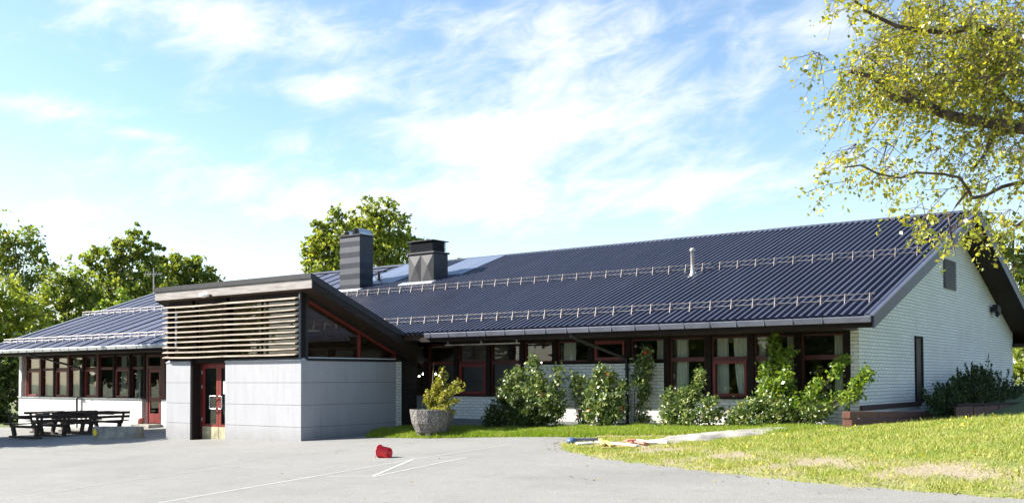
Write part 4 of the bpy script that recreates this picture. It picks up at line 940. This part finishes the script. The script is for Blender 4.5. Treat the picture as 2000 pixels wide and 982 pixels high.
a2, t2 = blades(120000, 0, 12.4, .9, 3.4, .05, .13, 2, .0, .35, dens=lambda u, v, r: ((u < 7.6) | (v > 1.5)) & (r.random(len(u)) < np.clip(1.25 - .0 * u, 0, 1)))
a3, t3 = blades(30000, 12.5, 20, 3.5, 14, .05, .15, 3, .2, .9)
a4, t4 = blades(45000, .02, 12.3, .85, 1.9, .05, .12, 5, .0, .3, dens=lambda u, v, r: (u < 7.7))
gr = fast_mesh('grass', np.concatenate([a1, a2, a3, a4]), 3, M['blade'], attr=np.concatenate([t1, t2, t3, t4])); tag(gr, 'short lawn grass, green by the wall and yellowing on the mound', 'grass', kind='stuff')
# dandelions
r = np.random.default_rng(5); Lc = []
while len(Lc) < 130:
    u, v = r.uniform(9, 18), r.uniform(-5, 4); 
    if sdist(np.array([u]), np.array([v]))[0] > .3: Lc.append((u, v, float(lawn_h(u, v)) + r.uniform(.05, .10)))
fd = fast_mesh('dandelions', quads(np.array(Lc), .045, r), 4, M['fl_yellow_f']); tag(fd, 'tiny yellow flowers dotted over the mound', 'flowers', kind='stuff')

Lc = []
for _ in range(110):
    q = yard(r.uniform(500, 1700), r.uniform(880, 985)); e = sdist(np.array([q[0]]), np.array([q[1]]))[0]
    if e < 0 and (e > -.8 or r.random() < .3): Lc.append((q[0], q[1], q[2] + .014))
for _ in range(150):
    k_ = r.integers(0, 7); a_, b_ = MEDGE[k_ % 6], MEDGE[k_ % 6 + 1]; t_ = r.random(); q = a_ + (b_ - a_) * t_ + np.array((-.05, -.12)) + r.normal(size=2) * .14
    Lc.append((q[0], q[1], float(P0(q[0], q[1])) + .014))
Lq = quads(np.array(Lc), .05, r); Lq[:, 2] = np.array(Lc)[:, 2].repeat(4) + (Lq[:, 2] - np.array(Lc)[:, 2].repeat(4)) * .3
fd = fast_mesh('fallen_leaves', Lq, 4, leafmat('dead_leaf', ((.10, .06, .02), (.22, .15, .04), (.35, .27, .06)), .1)); tag(fd, 'scattered small dead leaves on the asphalt and along the lawn edge', 'leaves', kind='stuff')

# ------------------------------------------------------------------ shrubs by the wall
def shrub(name, label, u0, v0, stems, n, leaf, mat, seed, flowers=None, group='rose bushes along the school wall', cat='shrub', spread=.062, per=22):
    """stems: list of (u,v,z) tips with radius; foliage gathers along the upper two thirds of each stem"""
    r = np.random.default_rng(seed); z0 = float(lawn_h(u0, v0)); leaf *= .84; n = int(n * 1.45)
    t = thing(name, (u0, v0, z0), label, cat, group)
    g = MB(); pts = []; tips = []
    wsum = sum(s[4] for s in stems)
    for (u, v, z, rad, w, z_lo) in stems:
        b = np.array((u0 + (u - u0) * .35 + r.normal() * .03, v0 + (v - v0) * .3, z0 - .05)); tip = np.array((u, v, z)); mid = (b + tip) / 2 + r.normal(size=3) * .05; 
        g.tube([b, mid, tip], [.014, .010, .004], 5, False)
        k = max(2, int(n * w / wsum / per)); tt = z_lo + (1 - z_lo) * r.random(k) ** .8
        c = b * ((1 - tt) ** 2)[:, None] + mid * (2 * tt * (1 - tt))[:, None] + tip * (tt ** 2)[:, None]
        c = c + r.normal(size=(k, 3)) * rad * np.array((.44, .5, .46)) * (1.15 - .55 * tt)[:, None]
        tips.append(c); pts.append((c[:, None, :] + r.normal(size=(k, per, 3)) * spread).reshape(-1, 3))
    P = np.concatenate(pts); P[:, 2] = np.maximum(P[:, 2], z0 + .03); P[:, 1] = np.minimum(P[:, 1], VW - .04)
    fast_mesh('foliage', quads(P, leaf, r, droop=.2), 4, mat, t); g.build('stem', M['stem'], t)
    if flowers:
        T = np.concatenate(tips)
        for c, k in flowers:
            for j in r.choice(len(T), k):
                q = T[j] + np.array((0, -.12, .08)) + r.normal(size=3) * .05; q[1] = min(q[1], VW - .06)
                f = MB(); rr = r.uniform(.032, .048)
                for a in range(6):
                    al = a * math.pi / 3; d = np.array((math.cos(al), 0, math.sin(al))) * rr; e = np.array((-math.sin(al), 0, math.cos(al))) * rr * .6
                    f.quad(q, q + d * .6 + e, q + d + (0, -.02, 0), q + d * .6 - e)
                f.lathe([(.001, -.012), (rr * .5, .0), (rr * .35, .02), (.001, .026)], 8, tuple(q))
                f.build('flower', M['fl_' + c], t)
    return t
def wp(px, py, v): q = hit(px, py, (0, 1, 0), v); return q
def stem_(px, py, v, rad, w, lo=.3): q = wp(px, py, v); return (q[0], q[1], q[2], rad, w, lo)
shrub('rose_bush', 'large pale-leaved rose bush, half in shade, at the left end of the row', 4.6, 3.2, [stem_(990, 740, 3.2, .2, 1), stem_(1010, 720, 3.2, .22, 1), stem_(1045, 703, 3.3, .22, 1.2), stem_(1060, 740, 3.2, .28, 1.6), stem_(1035, 760, 3.1, .3, 1.6), stem_(1080, 770, 3.1, .28, 1.6), stem_(1096, 716, 3.4, .10, .3, .7), stem_(1098, 760, 3.3, .16, .7), stem_(1095, 790, 3.1, .25, 1.3)], 5200, .095, L_rose, 101, [('orange', 1)])
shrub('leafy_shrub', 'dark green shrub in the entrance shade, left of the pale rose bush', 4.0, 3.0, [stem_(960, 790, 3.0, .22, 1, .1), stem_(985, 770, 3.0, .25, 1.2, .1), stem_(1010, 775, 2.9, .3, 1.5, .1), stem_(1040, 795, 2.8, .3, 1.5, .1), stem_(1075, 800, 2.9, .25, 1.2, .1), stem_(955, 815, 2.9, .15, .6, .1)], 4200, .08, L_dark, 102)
shrub('rose_bush', 'thin leggy rose with coral blooms between two fuller bushes', 6.0, 3.6, [stem_(1120, 730, 3.7, .10, .6, .55), stem_(1135, 735, 3.7, .12, .8, .45), stem_(1150, 740, 3.7, .12, .8, .3), stem_(1140, 790, 3.6, .16, 1.2, .1)], 1100, .085, L_rose, 103, [('coral', 3)])
shrub('rose_bush', 'upright bushy rose with orange blooms left of the black downpipe', 6.3, 3.4, [stem_(1175, 712, 3.5, .15, 1), stem_(1200, 730, 3.5, .2, 1.5), stem_(1165, 745, 3.4, .2, 1.4), stem_(1220, 745, 3.5, .18, 1.2), stem_(1190, 775, 3.3, .28, 2), stem_(1215, 795, 3.4, .22, 1.2)], 4200, .085, L_rose, 104, [('orange', 5)])
shrub('climbing_rose', 'tall narrow climbing rose with a bare lower stem on the white wall', 7.2, 3.85, [stem_(1262, 672, 4.1, .06, .7, .6), stem_(1248, 700, 4.0, .10, 1, .6), stem_(1268, 705, 4.0, .10, 1.1, .5), stem_(1262, 750, 4.0, .10, .9, .4), stem_(1265, 800, 3.9, .12, .5, .1)], 1700, .085, L_rose, 105, [('red', 1)])
shrub('rose_bush', 'low wide rose bush with cream blooms under the window with tied curtains', 8.4, 3.3, [stem_(1305, 770, 3.3, .2, 1, .1), stem_(1330, 765, 3.3, .22, 1.2, .1), stem_(1370, 728, 3.4, .12, .9, .35), stem_(1360, 765, 3.3, .22, 1.2, .1), stem_(1395, 780, 3.2, .25, 1.4, .1), stem_(1320, 795, 3.2, .25, 1.3, .05), stem_(1420, 800, 3.3, .2, .8, .05)], 4200, .08, L_rose, 106, [('cream', 4)])
shrub('rose_bush', 'low rose bush at the foot of the tall vine-like bush', 9.7, 3.3, [stem_(1470, 785, 3.3, .22, 1, .1), stem_(1500, 775, 3.3, .25, 1.2, .1), stem_(1530, 790, 3.2, .25, 1.3, .05), stem_(1450, 800, 3.4, .18, .7, .05), stem_(1585, 795, 3.3, .25, 1, .1), stem_(1620, 800, 3.4, .22, .9, .05)], 3800, .08, L_rose, 107, [('cream', 2)])
shrub('tall_shrub', 'tall bright green shrub reaching the eave, with a long side branch toward the gable', 10.7, 3.7, [stem_(1512, 655, 3.9, .12, .9, .6), stem_(1530, 690, 3.8, .22, 1.3, .45), stem_(1545, 680, 3.8, .13, .9, .5), stem_(1500, 715, 3.7, .22, 1.3, .5), stem_(1535, 735, 3.6, .3, 2.2, .3), stem_(1505, 750, 3.6, .22, 1.2, .35), stem_(1600, 750, 3.6, .25, 1.3, .3), stem_(1640, 775, 3.6, .22, .9, .3), stem_(1650, 700, 3.7, .12, .6, .75), stem_(1695, 730, 3.3, .12, .9, .82), stem_(1672, 765, 3.4, .14, .7, .75), stem_(1570, 790, 3.5, .3, 1.2, .1)], 5200, .095, L_vine, 108)

# juniper right of the slot window
jb = hit(1900, 800, (1, 0, 0), 13.6); r = np.random.default_rng(120); jz = float(lawn_h(13.9, 10.5))
J = thing('juniper_bush', (13.9, 10.5, jz), 'wide dark spiky juniper in front of the shaded gable wall', 'shrub')
Pn = []; g = MB()
for k in range(300):
    px = r.uniform(1812, 2060); py = 800; vv = None
    hgt = {0: 745, 1: 700}.get(0)
    topy = np.interp(px, [1812, 1840, 1870, 1905, 1940, 1980, 2060], [770, 748, 728, 712, 722, 745, 742]) + abs(r.normal()) * 22
    if r.random() < .10: topy -= r.uniform(8, 26)
    uu = r.uniform(12.65, 13.5); a = hit(px - (px - 1920) * .3, 815, (1, 0, 0), uu); b = hit(px + r.normal() * 8, topy, (1, 0, 0), uu + r.normal() * .08)
    g.tube([a, (a + b) / 2 + r.normal(size=3) * .04, b], [.012, .008, .003], 4, False)
    m_ = 130; tt = r.random(m_) ** .7; Pn.append(a + (b - a) * tt[:, None] + r.normal(size=(m_, 3)) * (.10 * (1.12 - tt))[:, None])
Pn = np.concatenate(Pn); fast_mesh('foliage', quads(Pn, .058, r, droop=-.6), 4, L_juniper, J); g.build('stem', M['stem'], J)

# timber edging at the gable
def on(px, py, u): return hit(px, py, (1, 0, 0), u)
a = on(1868, 788, 14.0); b = on(2060, 782, 14.0)
z1a, z1b = a[2], b[2]; g0 = float(lawn_h(14.0, a[1]))
fnc = thing('plank_edging', (14.0, a[1], g0), 'row of short upright red-brown planks edging the bed at the far right', 'fence')
n = 22
for i in range(n + 1):
    v0 = a[1] + (b[1] - a[1]) * i / (n + 1); w = (b[1] - a[1]) / (n + 1)
    g = MB(); zt_ = z1a + (z1b - z1a) * i / n + random.uniform(-.015, .015); off = random.uniform(-.008, .008)
    g.box(13.95 + off, 13.99 + off, v0 + .01, v0 + w - .012, zt_ - .75, zt_ - .055); g.build('plank', M['brown_plank'], fnc)
g = MB(); g.hexa([(13.93, a[1] - .02, z1a - .05), (14.02, a[1] - .02, z1a - .05), (14.02, b[1], z1b - .05), (13.93, b[1], z1b - .05)], [(13.93, a[1] - .02, z1a), (14.02, a[1] - .02, z1a), (14.02, b[1], z1b), (13.93, b[1], z1b)]); g.build('cap_rail', M['dark'], fnc)
a = on(1655, 803, 13.1); b = on(1852, 803, 13.1)
fn2 = thing('timber_edging', (13.1, a[1], float(lawn_h(13.1, a[1]))), 'low dark red timber edging lying along the foot of the gable wall', 'edging')
for k, dz in ((0, 0), (1, .14), (2, .28)):
    g = MB(); g.hexa([(13.0, a[1] + .02 * k, a[2] - dz - .13), (13.16 + .02 * k, a[1] + .02 * k, a[2] - dz - .13), (13.16 + .02 * k, b[1], b[2] - dz - .13), (13.0, b[1], b[2] - dz - .13)],
                     [(13.0, a[1] + .02 * k, a[2] - dz), (13.16 + .02 * k, a[1] + .02 * k, a[2] - dz), (13.16 + .02 * k, b[1], b[2] - dz), (13.0, b[1], b[2] - dz)]); g.build('beam', M['brown_plank'], fn2, bevel=.01)

# rock outcrop on the shoulder of the mound
r = np.random.default_rng(77); pa, pb = np.array((9.9, .05)), np.array((12.05, 2.9)); V = []; Fc = []
nu, nv = 34, 10; d = (pb - pa); nn = np.array((-d[1], d[0])) / np.linalg.norm(d)
for i in range(nu + 1):
    t = i / nu; wdt = (.22 + .58 * math.sin(math.pi * min(1, t * 1.05 + .08)) ** .7) * (1 + .2 * math.sin(i * .9)); c = pa + d * t + nn * .12 * math.sin(t * 5)
    for j in range(nv + 1):
        s = j / nv * 2 - 1; p = c + nn * s * wdt * .8; h = .125 * max(0, 1 - abs(s) ** 2.2) ** .5 * math.sin(math.pi * (t * .94 + .03)) ** .5 + .02 * math.sin(i * 1.1 + j) * (1 - abs(s)) + r.normal() * .006
        V.append((p[0], p[1], float(lawn_h(p[0], p[1])) - .03 + h))
for i in range(nu):
    for j in range(nv): k = i * (nv + 1) + j; Fc.append((k, k + nv + 1, k + nv + 2, k + 1))
mb_ = MB(); mb_.v = V; mb_.f = Fc; tag(mb_.build('rock', M['rock'], origin=V[len(V) // 2], smooth=True), 'long low bare pale rock showing through the lawn', 'rock')

# ------------------------------------------------------------------ yard objects
# planter with conifer
pc = np.array((3.15, 1.36)); pz = float(lawn_h(*pc)) ; pz = float(P0(*pc))
pl = thing('planter', (pc[0], pc[1], pz), 'round exposed-pebble concrete planter on short feet beside the lawn edge', 'planter')
g = MB(); g.lathe([(.001, .10), (.36, .10), (.40, .13), (.50, .34), (.545, .60), (.55, .665), (.49, .67), (.47, .56), (.001, .56)], 12, (pc[0], pc[1], pz)); g.build('bowl', M['pebble'], pl, bevel=.01)
for k in range(4):
    a = .5 + k * math.pi / 2; g = MB(); x, y = pc[0] + .27 * math.cos(a), pc[1] + .27 * math.sin(a); g.box(x - .07, x + .07, y - .07, y + .07, pz, pz + .099); g.build('foot', M['concrete'], pl)
g = MB(); g.lathe([(.001, .60), (.3, .60), (.475, .575)], 16, (pc[0], pc[1], pz)); g.build('soil', M['lawn'], pl)
r = np.random.default_rng(140); q = np.array((pc[0], pc[1], pz + .6)); C = q + r.normal(size=(900, 3)) * (.2, .2, .02); C = C[np.hypot(C[:, 0] - q[0], C[:, 1] - q[1]) < .46]
gp = fast_mesh('planter_moss', quads(C, .07, r), 4, L_vine, pl)
cf = thing('conifer_shrub', tuple(q), 'small golden-green conifer growing in the round planter', 'shrub')
g = MB(); Pn = []
g.tube([q - (0, 0, .03), q + (.02, 0, .5), q + (.06, 0, 1.2)], [.03, .022, .006], 6)
def pt_(px, py): return hit(px, py, (0, 1, 0), pc[1] + r.uniform(-.22, .22))
for px, py, s, w in ((866, 722, .06, 90), (868, 735, .09, 150), (856, 755, .13, 260), (845, 765, .14, 260), (870, 765, .16, 320), (893, 752, .10, 200), (900, 758, .08, 110), (885, 775, .15, 260), (838, 785, .14, 300), (858, 788, .18, 420), (880, 790, .16, 320), (845, 797, .16, 300), (870, 798, .16, 260)):
    b = pt_(px, py); a = q + (0, 0, max(.02, (b[2] - q[2]) * .45))
    g.tube([a, (a + b) / 2 + (0, 0, -.03), b], [.012, .008, .003], 4, False)
    for _ in range(7):
        e = b + r.normal(size=3) * s * .8; m_ = w // 5; tt = r.random(m_); Pn.append(a + (e - a) * (.45 + .6 * tt)[:, None] + r.normal(size=(m_, 3)) * .03)
fast_mesh('foliage', quads(np.concatenate(Pn), .055, r, droop=-.4), 4, L_conifer, cf); g.build('stem', M['stem'], cf)

# red bucket lying on its side
bp = yard(751, 893); bk = thing('bucket', (bp[0], bp[1], bp[2]), 'red plastic bucket lying on its side on the asphalt', 'bucket')
ax = R_ * .86 - F_ * .50; ax = np.array((ax[0], ax[1], 0)); ax /= np.linalg.norm(ax); sd_ = np.array((-ax[1], ax[0], 0)); 
Lb = .235; r0, r1 = .120, .092   # wide end left, narrower towards the right
tiltz = (r0 - r1) / Lb
def bring(sv, rr, lift=0): 
    c = np.array((bp[0], bp[1], bp[2])) - ax * Lb * .5 + ax * sv * Lb; cz = bp[2] + r0 - (r0 - r1) * sv * 1.0; c[2] = cz
    return [c + sd_ * rr * math.cos(a) + np.array((0, 0, 1)) * rr * math.sin(a) + ax * 0 for a in np.linspace(0, 2 * math.pi, 28, endpoint=False)]
g = MB(); rings = [(1.0, .001), (1.0, r1 * .97), (.985, r1), (.5, (r0 + r1) / 2), (.02, r0), (.02, r0 - .006), (.5, (r0 + r1) / 2 - .006), (.96, r1 - .006), (.96, .001)]
rings = [(0.02, .001), (0.02, r0 * .97)] and rings
# open end faces right/camera: mirror so that the mouth is the right end
prof = [(0.0, .001), (0.0, r0 * .985), (.03, r0), (.05, r0 - .008), (1.0, r1 + .012), (1.0, r1 - .0), (.08, r0 - .016), (.08, .001)]
n0 = None
for sv, rr in prof:
    ring = bring(sv, rr); g.v += [tuple(p) for p in ring]
for i in range(len(prof) - 1):
    for k in range(28): j = (k + 1) % 28; g.f.append((i * 28 + k, i * 28 + j, (i + 1) * 28 + j, (i + 1) * 28 + k))
g.build('bucket_body', M['redplastic'], bk, smooth=True)
g = MB(); g.tube(bring(.02, r0 + .004) + [bring(.02, r0 + .004)[0]], .008, 6, False); g.build('rim', M['redplastic'], bk, smooth=True)
c0 = bring(.1, r0)[14]; g = MB(); g.tube([c0, c0 + np.array((0, 0, -.10)) - ax * .03, c0 + np.array((0, 0, -.125)) + sd_ * .04 - ax * .05], .005, 6); g.build('handle', M['navy'], bk)

# concrete block with a yellow mark
cb = yard(179, 858.5); rzb = math.radians(17)
blk = thing('concrete_block', (cb[0], cb[1], cb[2]), 'low weathered concrete block with a yellow mark on its end', 'block', rz=rzb)
LOC[blk.name] = np.zeros(3)
g = MB(); g.hexa([(0, 0, -.05), (1.62, 0, -.02), (1.62, .42, -.02), (0, .42, -.05)], [(.0, .02, .40), (1.62, .02, .41), (1.60, .40, .41), (.02, .40, .40)]); g.build('block_body', M['concrete'], blk, bevel=.035, local=True)
g = MB(); g.lathe([(.001, 0), (.065, 0), (.065, .012), (.001, .012)], 20); g.v = [(x * 1.0 + .13, -.002 - z, y * 1.6 + .23) for x, y, z in g.v]; g.build('yellow_mark', M['fl_yellow_f'], blk, local=True)

# picnic tables with backed benches
def picnic(label, u, v, L_, rzt, left=True):
    z = float(P0(u, v)); t = thing('picnic_table', (u, v, z), label, 'picnic table', 'dark wooden picnic tables by the left wing', rz=rzt); LOC[t.name] = np.zeros(3)
    for k in range(4):
        g = MB(); x = -.33 + k * .175; g.box(x, x + .155, -L_ / 2, L_ / 2, .70, .738); g.build('tabletop', M['table_wood'], t, local=True)
    for s in (-1, 1):
        g = MB()
        for k in range(2): x = s * (.66 + .13 * k); g.box(min(x, x + s * .11), max(x, x + s * .11), -L_ / 2, L_ / 2, .42, .455)
        g.build('seat', M['table_wood'], t, local=True)
        if s > 0 or left:
            g = MB()
            for k in range(2): g.hexa([(s * (.90 + .02 * k), -L_ / 2, .53 + .13 * k), (s * (.93 + .02 * k), -L_ / 2, .53 + .13 * k), (s * (.93 + .02 * k), L_ / 2, .53 + .13 * k), (s * (.90 + .02 * k), L_ / 2, .53 + .13 * k)], [(s * (.915 + .02 * k), -L_ / 2, .62 + .13 * k), (s * (.945 + .02 * k), -L_ / 2, .62 + .13 * k), (s * (.945 + .02 * k), L_ / 2, .62 + .13 * k), (s * (.915 + .02 * k), L_ / 2, .62 + .13 * k)])
            g.build('backrest', M['table_wood'], t, local=True)
    for y in (-L_ / 2 + .22, L_ / 2 - .22):
        g = MB(); g.box(-.86, .86, y - .05, y + .05, .0, .07); g.box(-.80, .80, y - .05, y + .05, .335, .415)
        for s in (-1, 1):
            g.bar((s * .60, y, .07), (s * .70, y, .345), .09, .13); g.bar((s * .20, y, .07), (s * .20, y, .70), .09, .09); g.bar((s * .82, y, .38), (s * .93, y, .74), .05, .08)
        g.box(-.32, .32, y - .045, y + .045, .62, .699); g.build('leg', M['table_wood'], t, local=True)
    return t
picnic('dark wooden picnic table nearest the left edge, its bare tabletop end toward the yard', -13.0, .20, 1.4, math.radians(4), left=False)
picnic('dark wooden picnic table with backed benches, nearest the concrete block', -12.55, 1.85, 1.5, math.radians(2))
picnic('dark wooden picnic table at the back, partly hidden behind the other two', -14.9, 1.9, 1.5, math.radians(0))

# door step, small bin by the side door
st_ = hit(292, 830, (0, 1, 0), VW - .35)
g = MB(); g.box(-13.5, -12.35, VW - .55, VW - .01, -.05, .11); tag(g.build('door_step', M['concrete'], origin=(-12.9, VW - .3, 0), bevel=.015), 'concrete step below the red side door', 'step')
g = MB(); g.lathe([(.001, 0), (.10, 0), (.12, .16), (.10, .20), (.001, .21)], 14, (-13.3, VW - .25, .112)); tag(g.build('flower_pot', M['pink'], origin=(-13.3, VW - .25, .112), smooth=True), 'small pale red pot standing on the concrete step', 'pot')

# planks lying on the corner of the mound
def lay(name, label, p0, p1, w, h, m, cat='plank', lift=0., grp='planks lying at the tip of the mound'):
    a = yard(*p0); b = yard(*p1); za = float(lawn_h(a[0], a[1])) + h / 2 + .012 + lift; zb_ = float(lawn_h(b[0], b[1])) + h / 2 + .012 + lift
    g = MB(); g.bar((a[0], a[1], za), (b[0], b[1], zb_), w, h); return tag(g.build(name, M[m], origin=(a[0], a[1], za - h / 2), bevel=.006), label, cat, grp)
lay('metal_bar', 'dark grey-blue bar at the left end of the pile', (1123, 867), (1168, 866), .09, .07, 'navy', 'bar')
g = MB(); q = yard(1117, 868.5); zq = float(lawn_h(q[0], q[1])); g.lathe([(.001, 0), (.12, .01), (.10, .07), (.04, .11), (.001, .115)], 12, (q[0], q[1], zq)); tag(g.build('blue_lid', plain('blue_enamel', (.07, .12, .25), .35), origin=(q[0], q[1], zq), smooth=True), 'blue rounded lid at the very left tip of the pile', 'lid')
lay('plank', 'short white slab below the dark bar', (1126, 873), (1158, 871), .22, .035, 'whitewood')
lay('plank', 'yellow plank sticking out toward the asphalt, leftmost of the yellow ones', (1172, 866), (1178, 878), .07, .03, 'yellow', lift=.03)
lay('plank', 'yellow plank crossing in the middle of the pile', (1183, 871), (1196, 880), .08, .03, 'yellow', lift=.03)
lay('plank', 'long cream plank under the crossing yellow planks', (1166, 868), (1245, 876), .11, .03, 'whitewood')
lay('plank', 'thin yellow lath at the lower edge of the pile', (1175, 880.5), (1236, 878.5), .04, .025, 'yellow')
lay('plank', 'faded red plank lying diagonal right of the middle', (1228, 868), (1262, 874), .10, .035, 'pink', lift=.02)
lay('plank', 'faded red short plank on top of the pile', (1222, 872), (1240, 870), .10, .03, 'pink', lift=.05)
lay('plank', 'broad white plank right of the red ones', (1240, 866), (1275, 871), .20, .035, 'whitewood')
lay('pipe', 'white pipe at the right end of the pile', (1270, 868), (1304, 870.5), .06, .05, 'whitewood', 'pipe')

# TV antenna in front of the trees
ap = at(300, 535, 50); ab = at(300, 700, 50)
an = thing('antenna', (ab[0], ab[1], float(P0(ab[0], ab[1]))), 'roof-style television antenna on a thin mast before the trees', 'antenna')
g = MB(); g.tube([(ap[0], ap[1], P0(ap[0], ap[1])), (ap[0], ap[1], ap[2] + .3)], .025, 8); g.build('mast', M['galv'], an)
g = MB(); g.tube([ap + R_ * -.45, ap + R_ * .4], .014, 6)
for k in range(7):
    c = ap + R_ * (-.42 + k * .13); g.tube([c + (0, 0, -.16 + .012 * k) + F_ * -.12, c + (0, 0, .16 - .012 * k) + F_ * .12], .009, 5)
g.build('element', M['galv'], an)

# glowing balls on an added rail, standing for bright glints in the recess glass
sp0 = thing('glint_rail', tuple(hit(845, 722, (0, 1, 0), VW + .5)), 'glowing balls on an added rail, standing for bright glints, behind the dark glass above the planter', 'glints')
mlit, tl, bl = newmat('glint_glow'); bl.inputs['Emission Color'].default_value = (1, .97, .92, 1); bl.inputs['Emission Strength'].default_value = 15
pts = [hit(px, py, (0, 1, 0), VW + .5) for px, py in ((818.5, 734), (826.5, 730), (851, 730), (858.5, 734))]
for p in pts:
    g = MB(); g.lathe([(.001, -.025), (.02, -.016), (.025, 0), (.02, .016), (.001, .025)], 12, tuple(p)); g.build('glint_ball', mlit, sp0, smooth=True)
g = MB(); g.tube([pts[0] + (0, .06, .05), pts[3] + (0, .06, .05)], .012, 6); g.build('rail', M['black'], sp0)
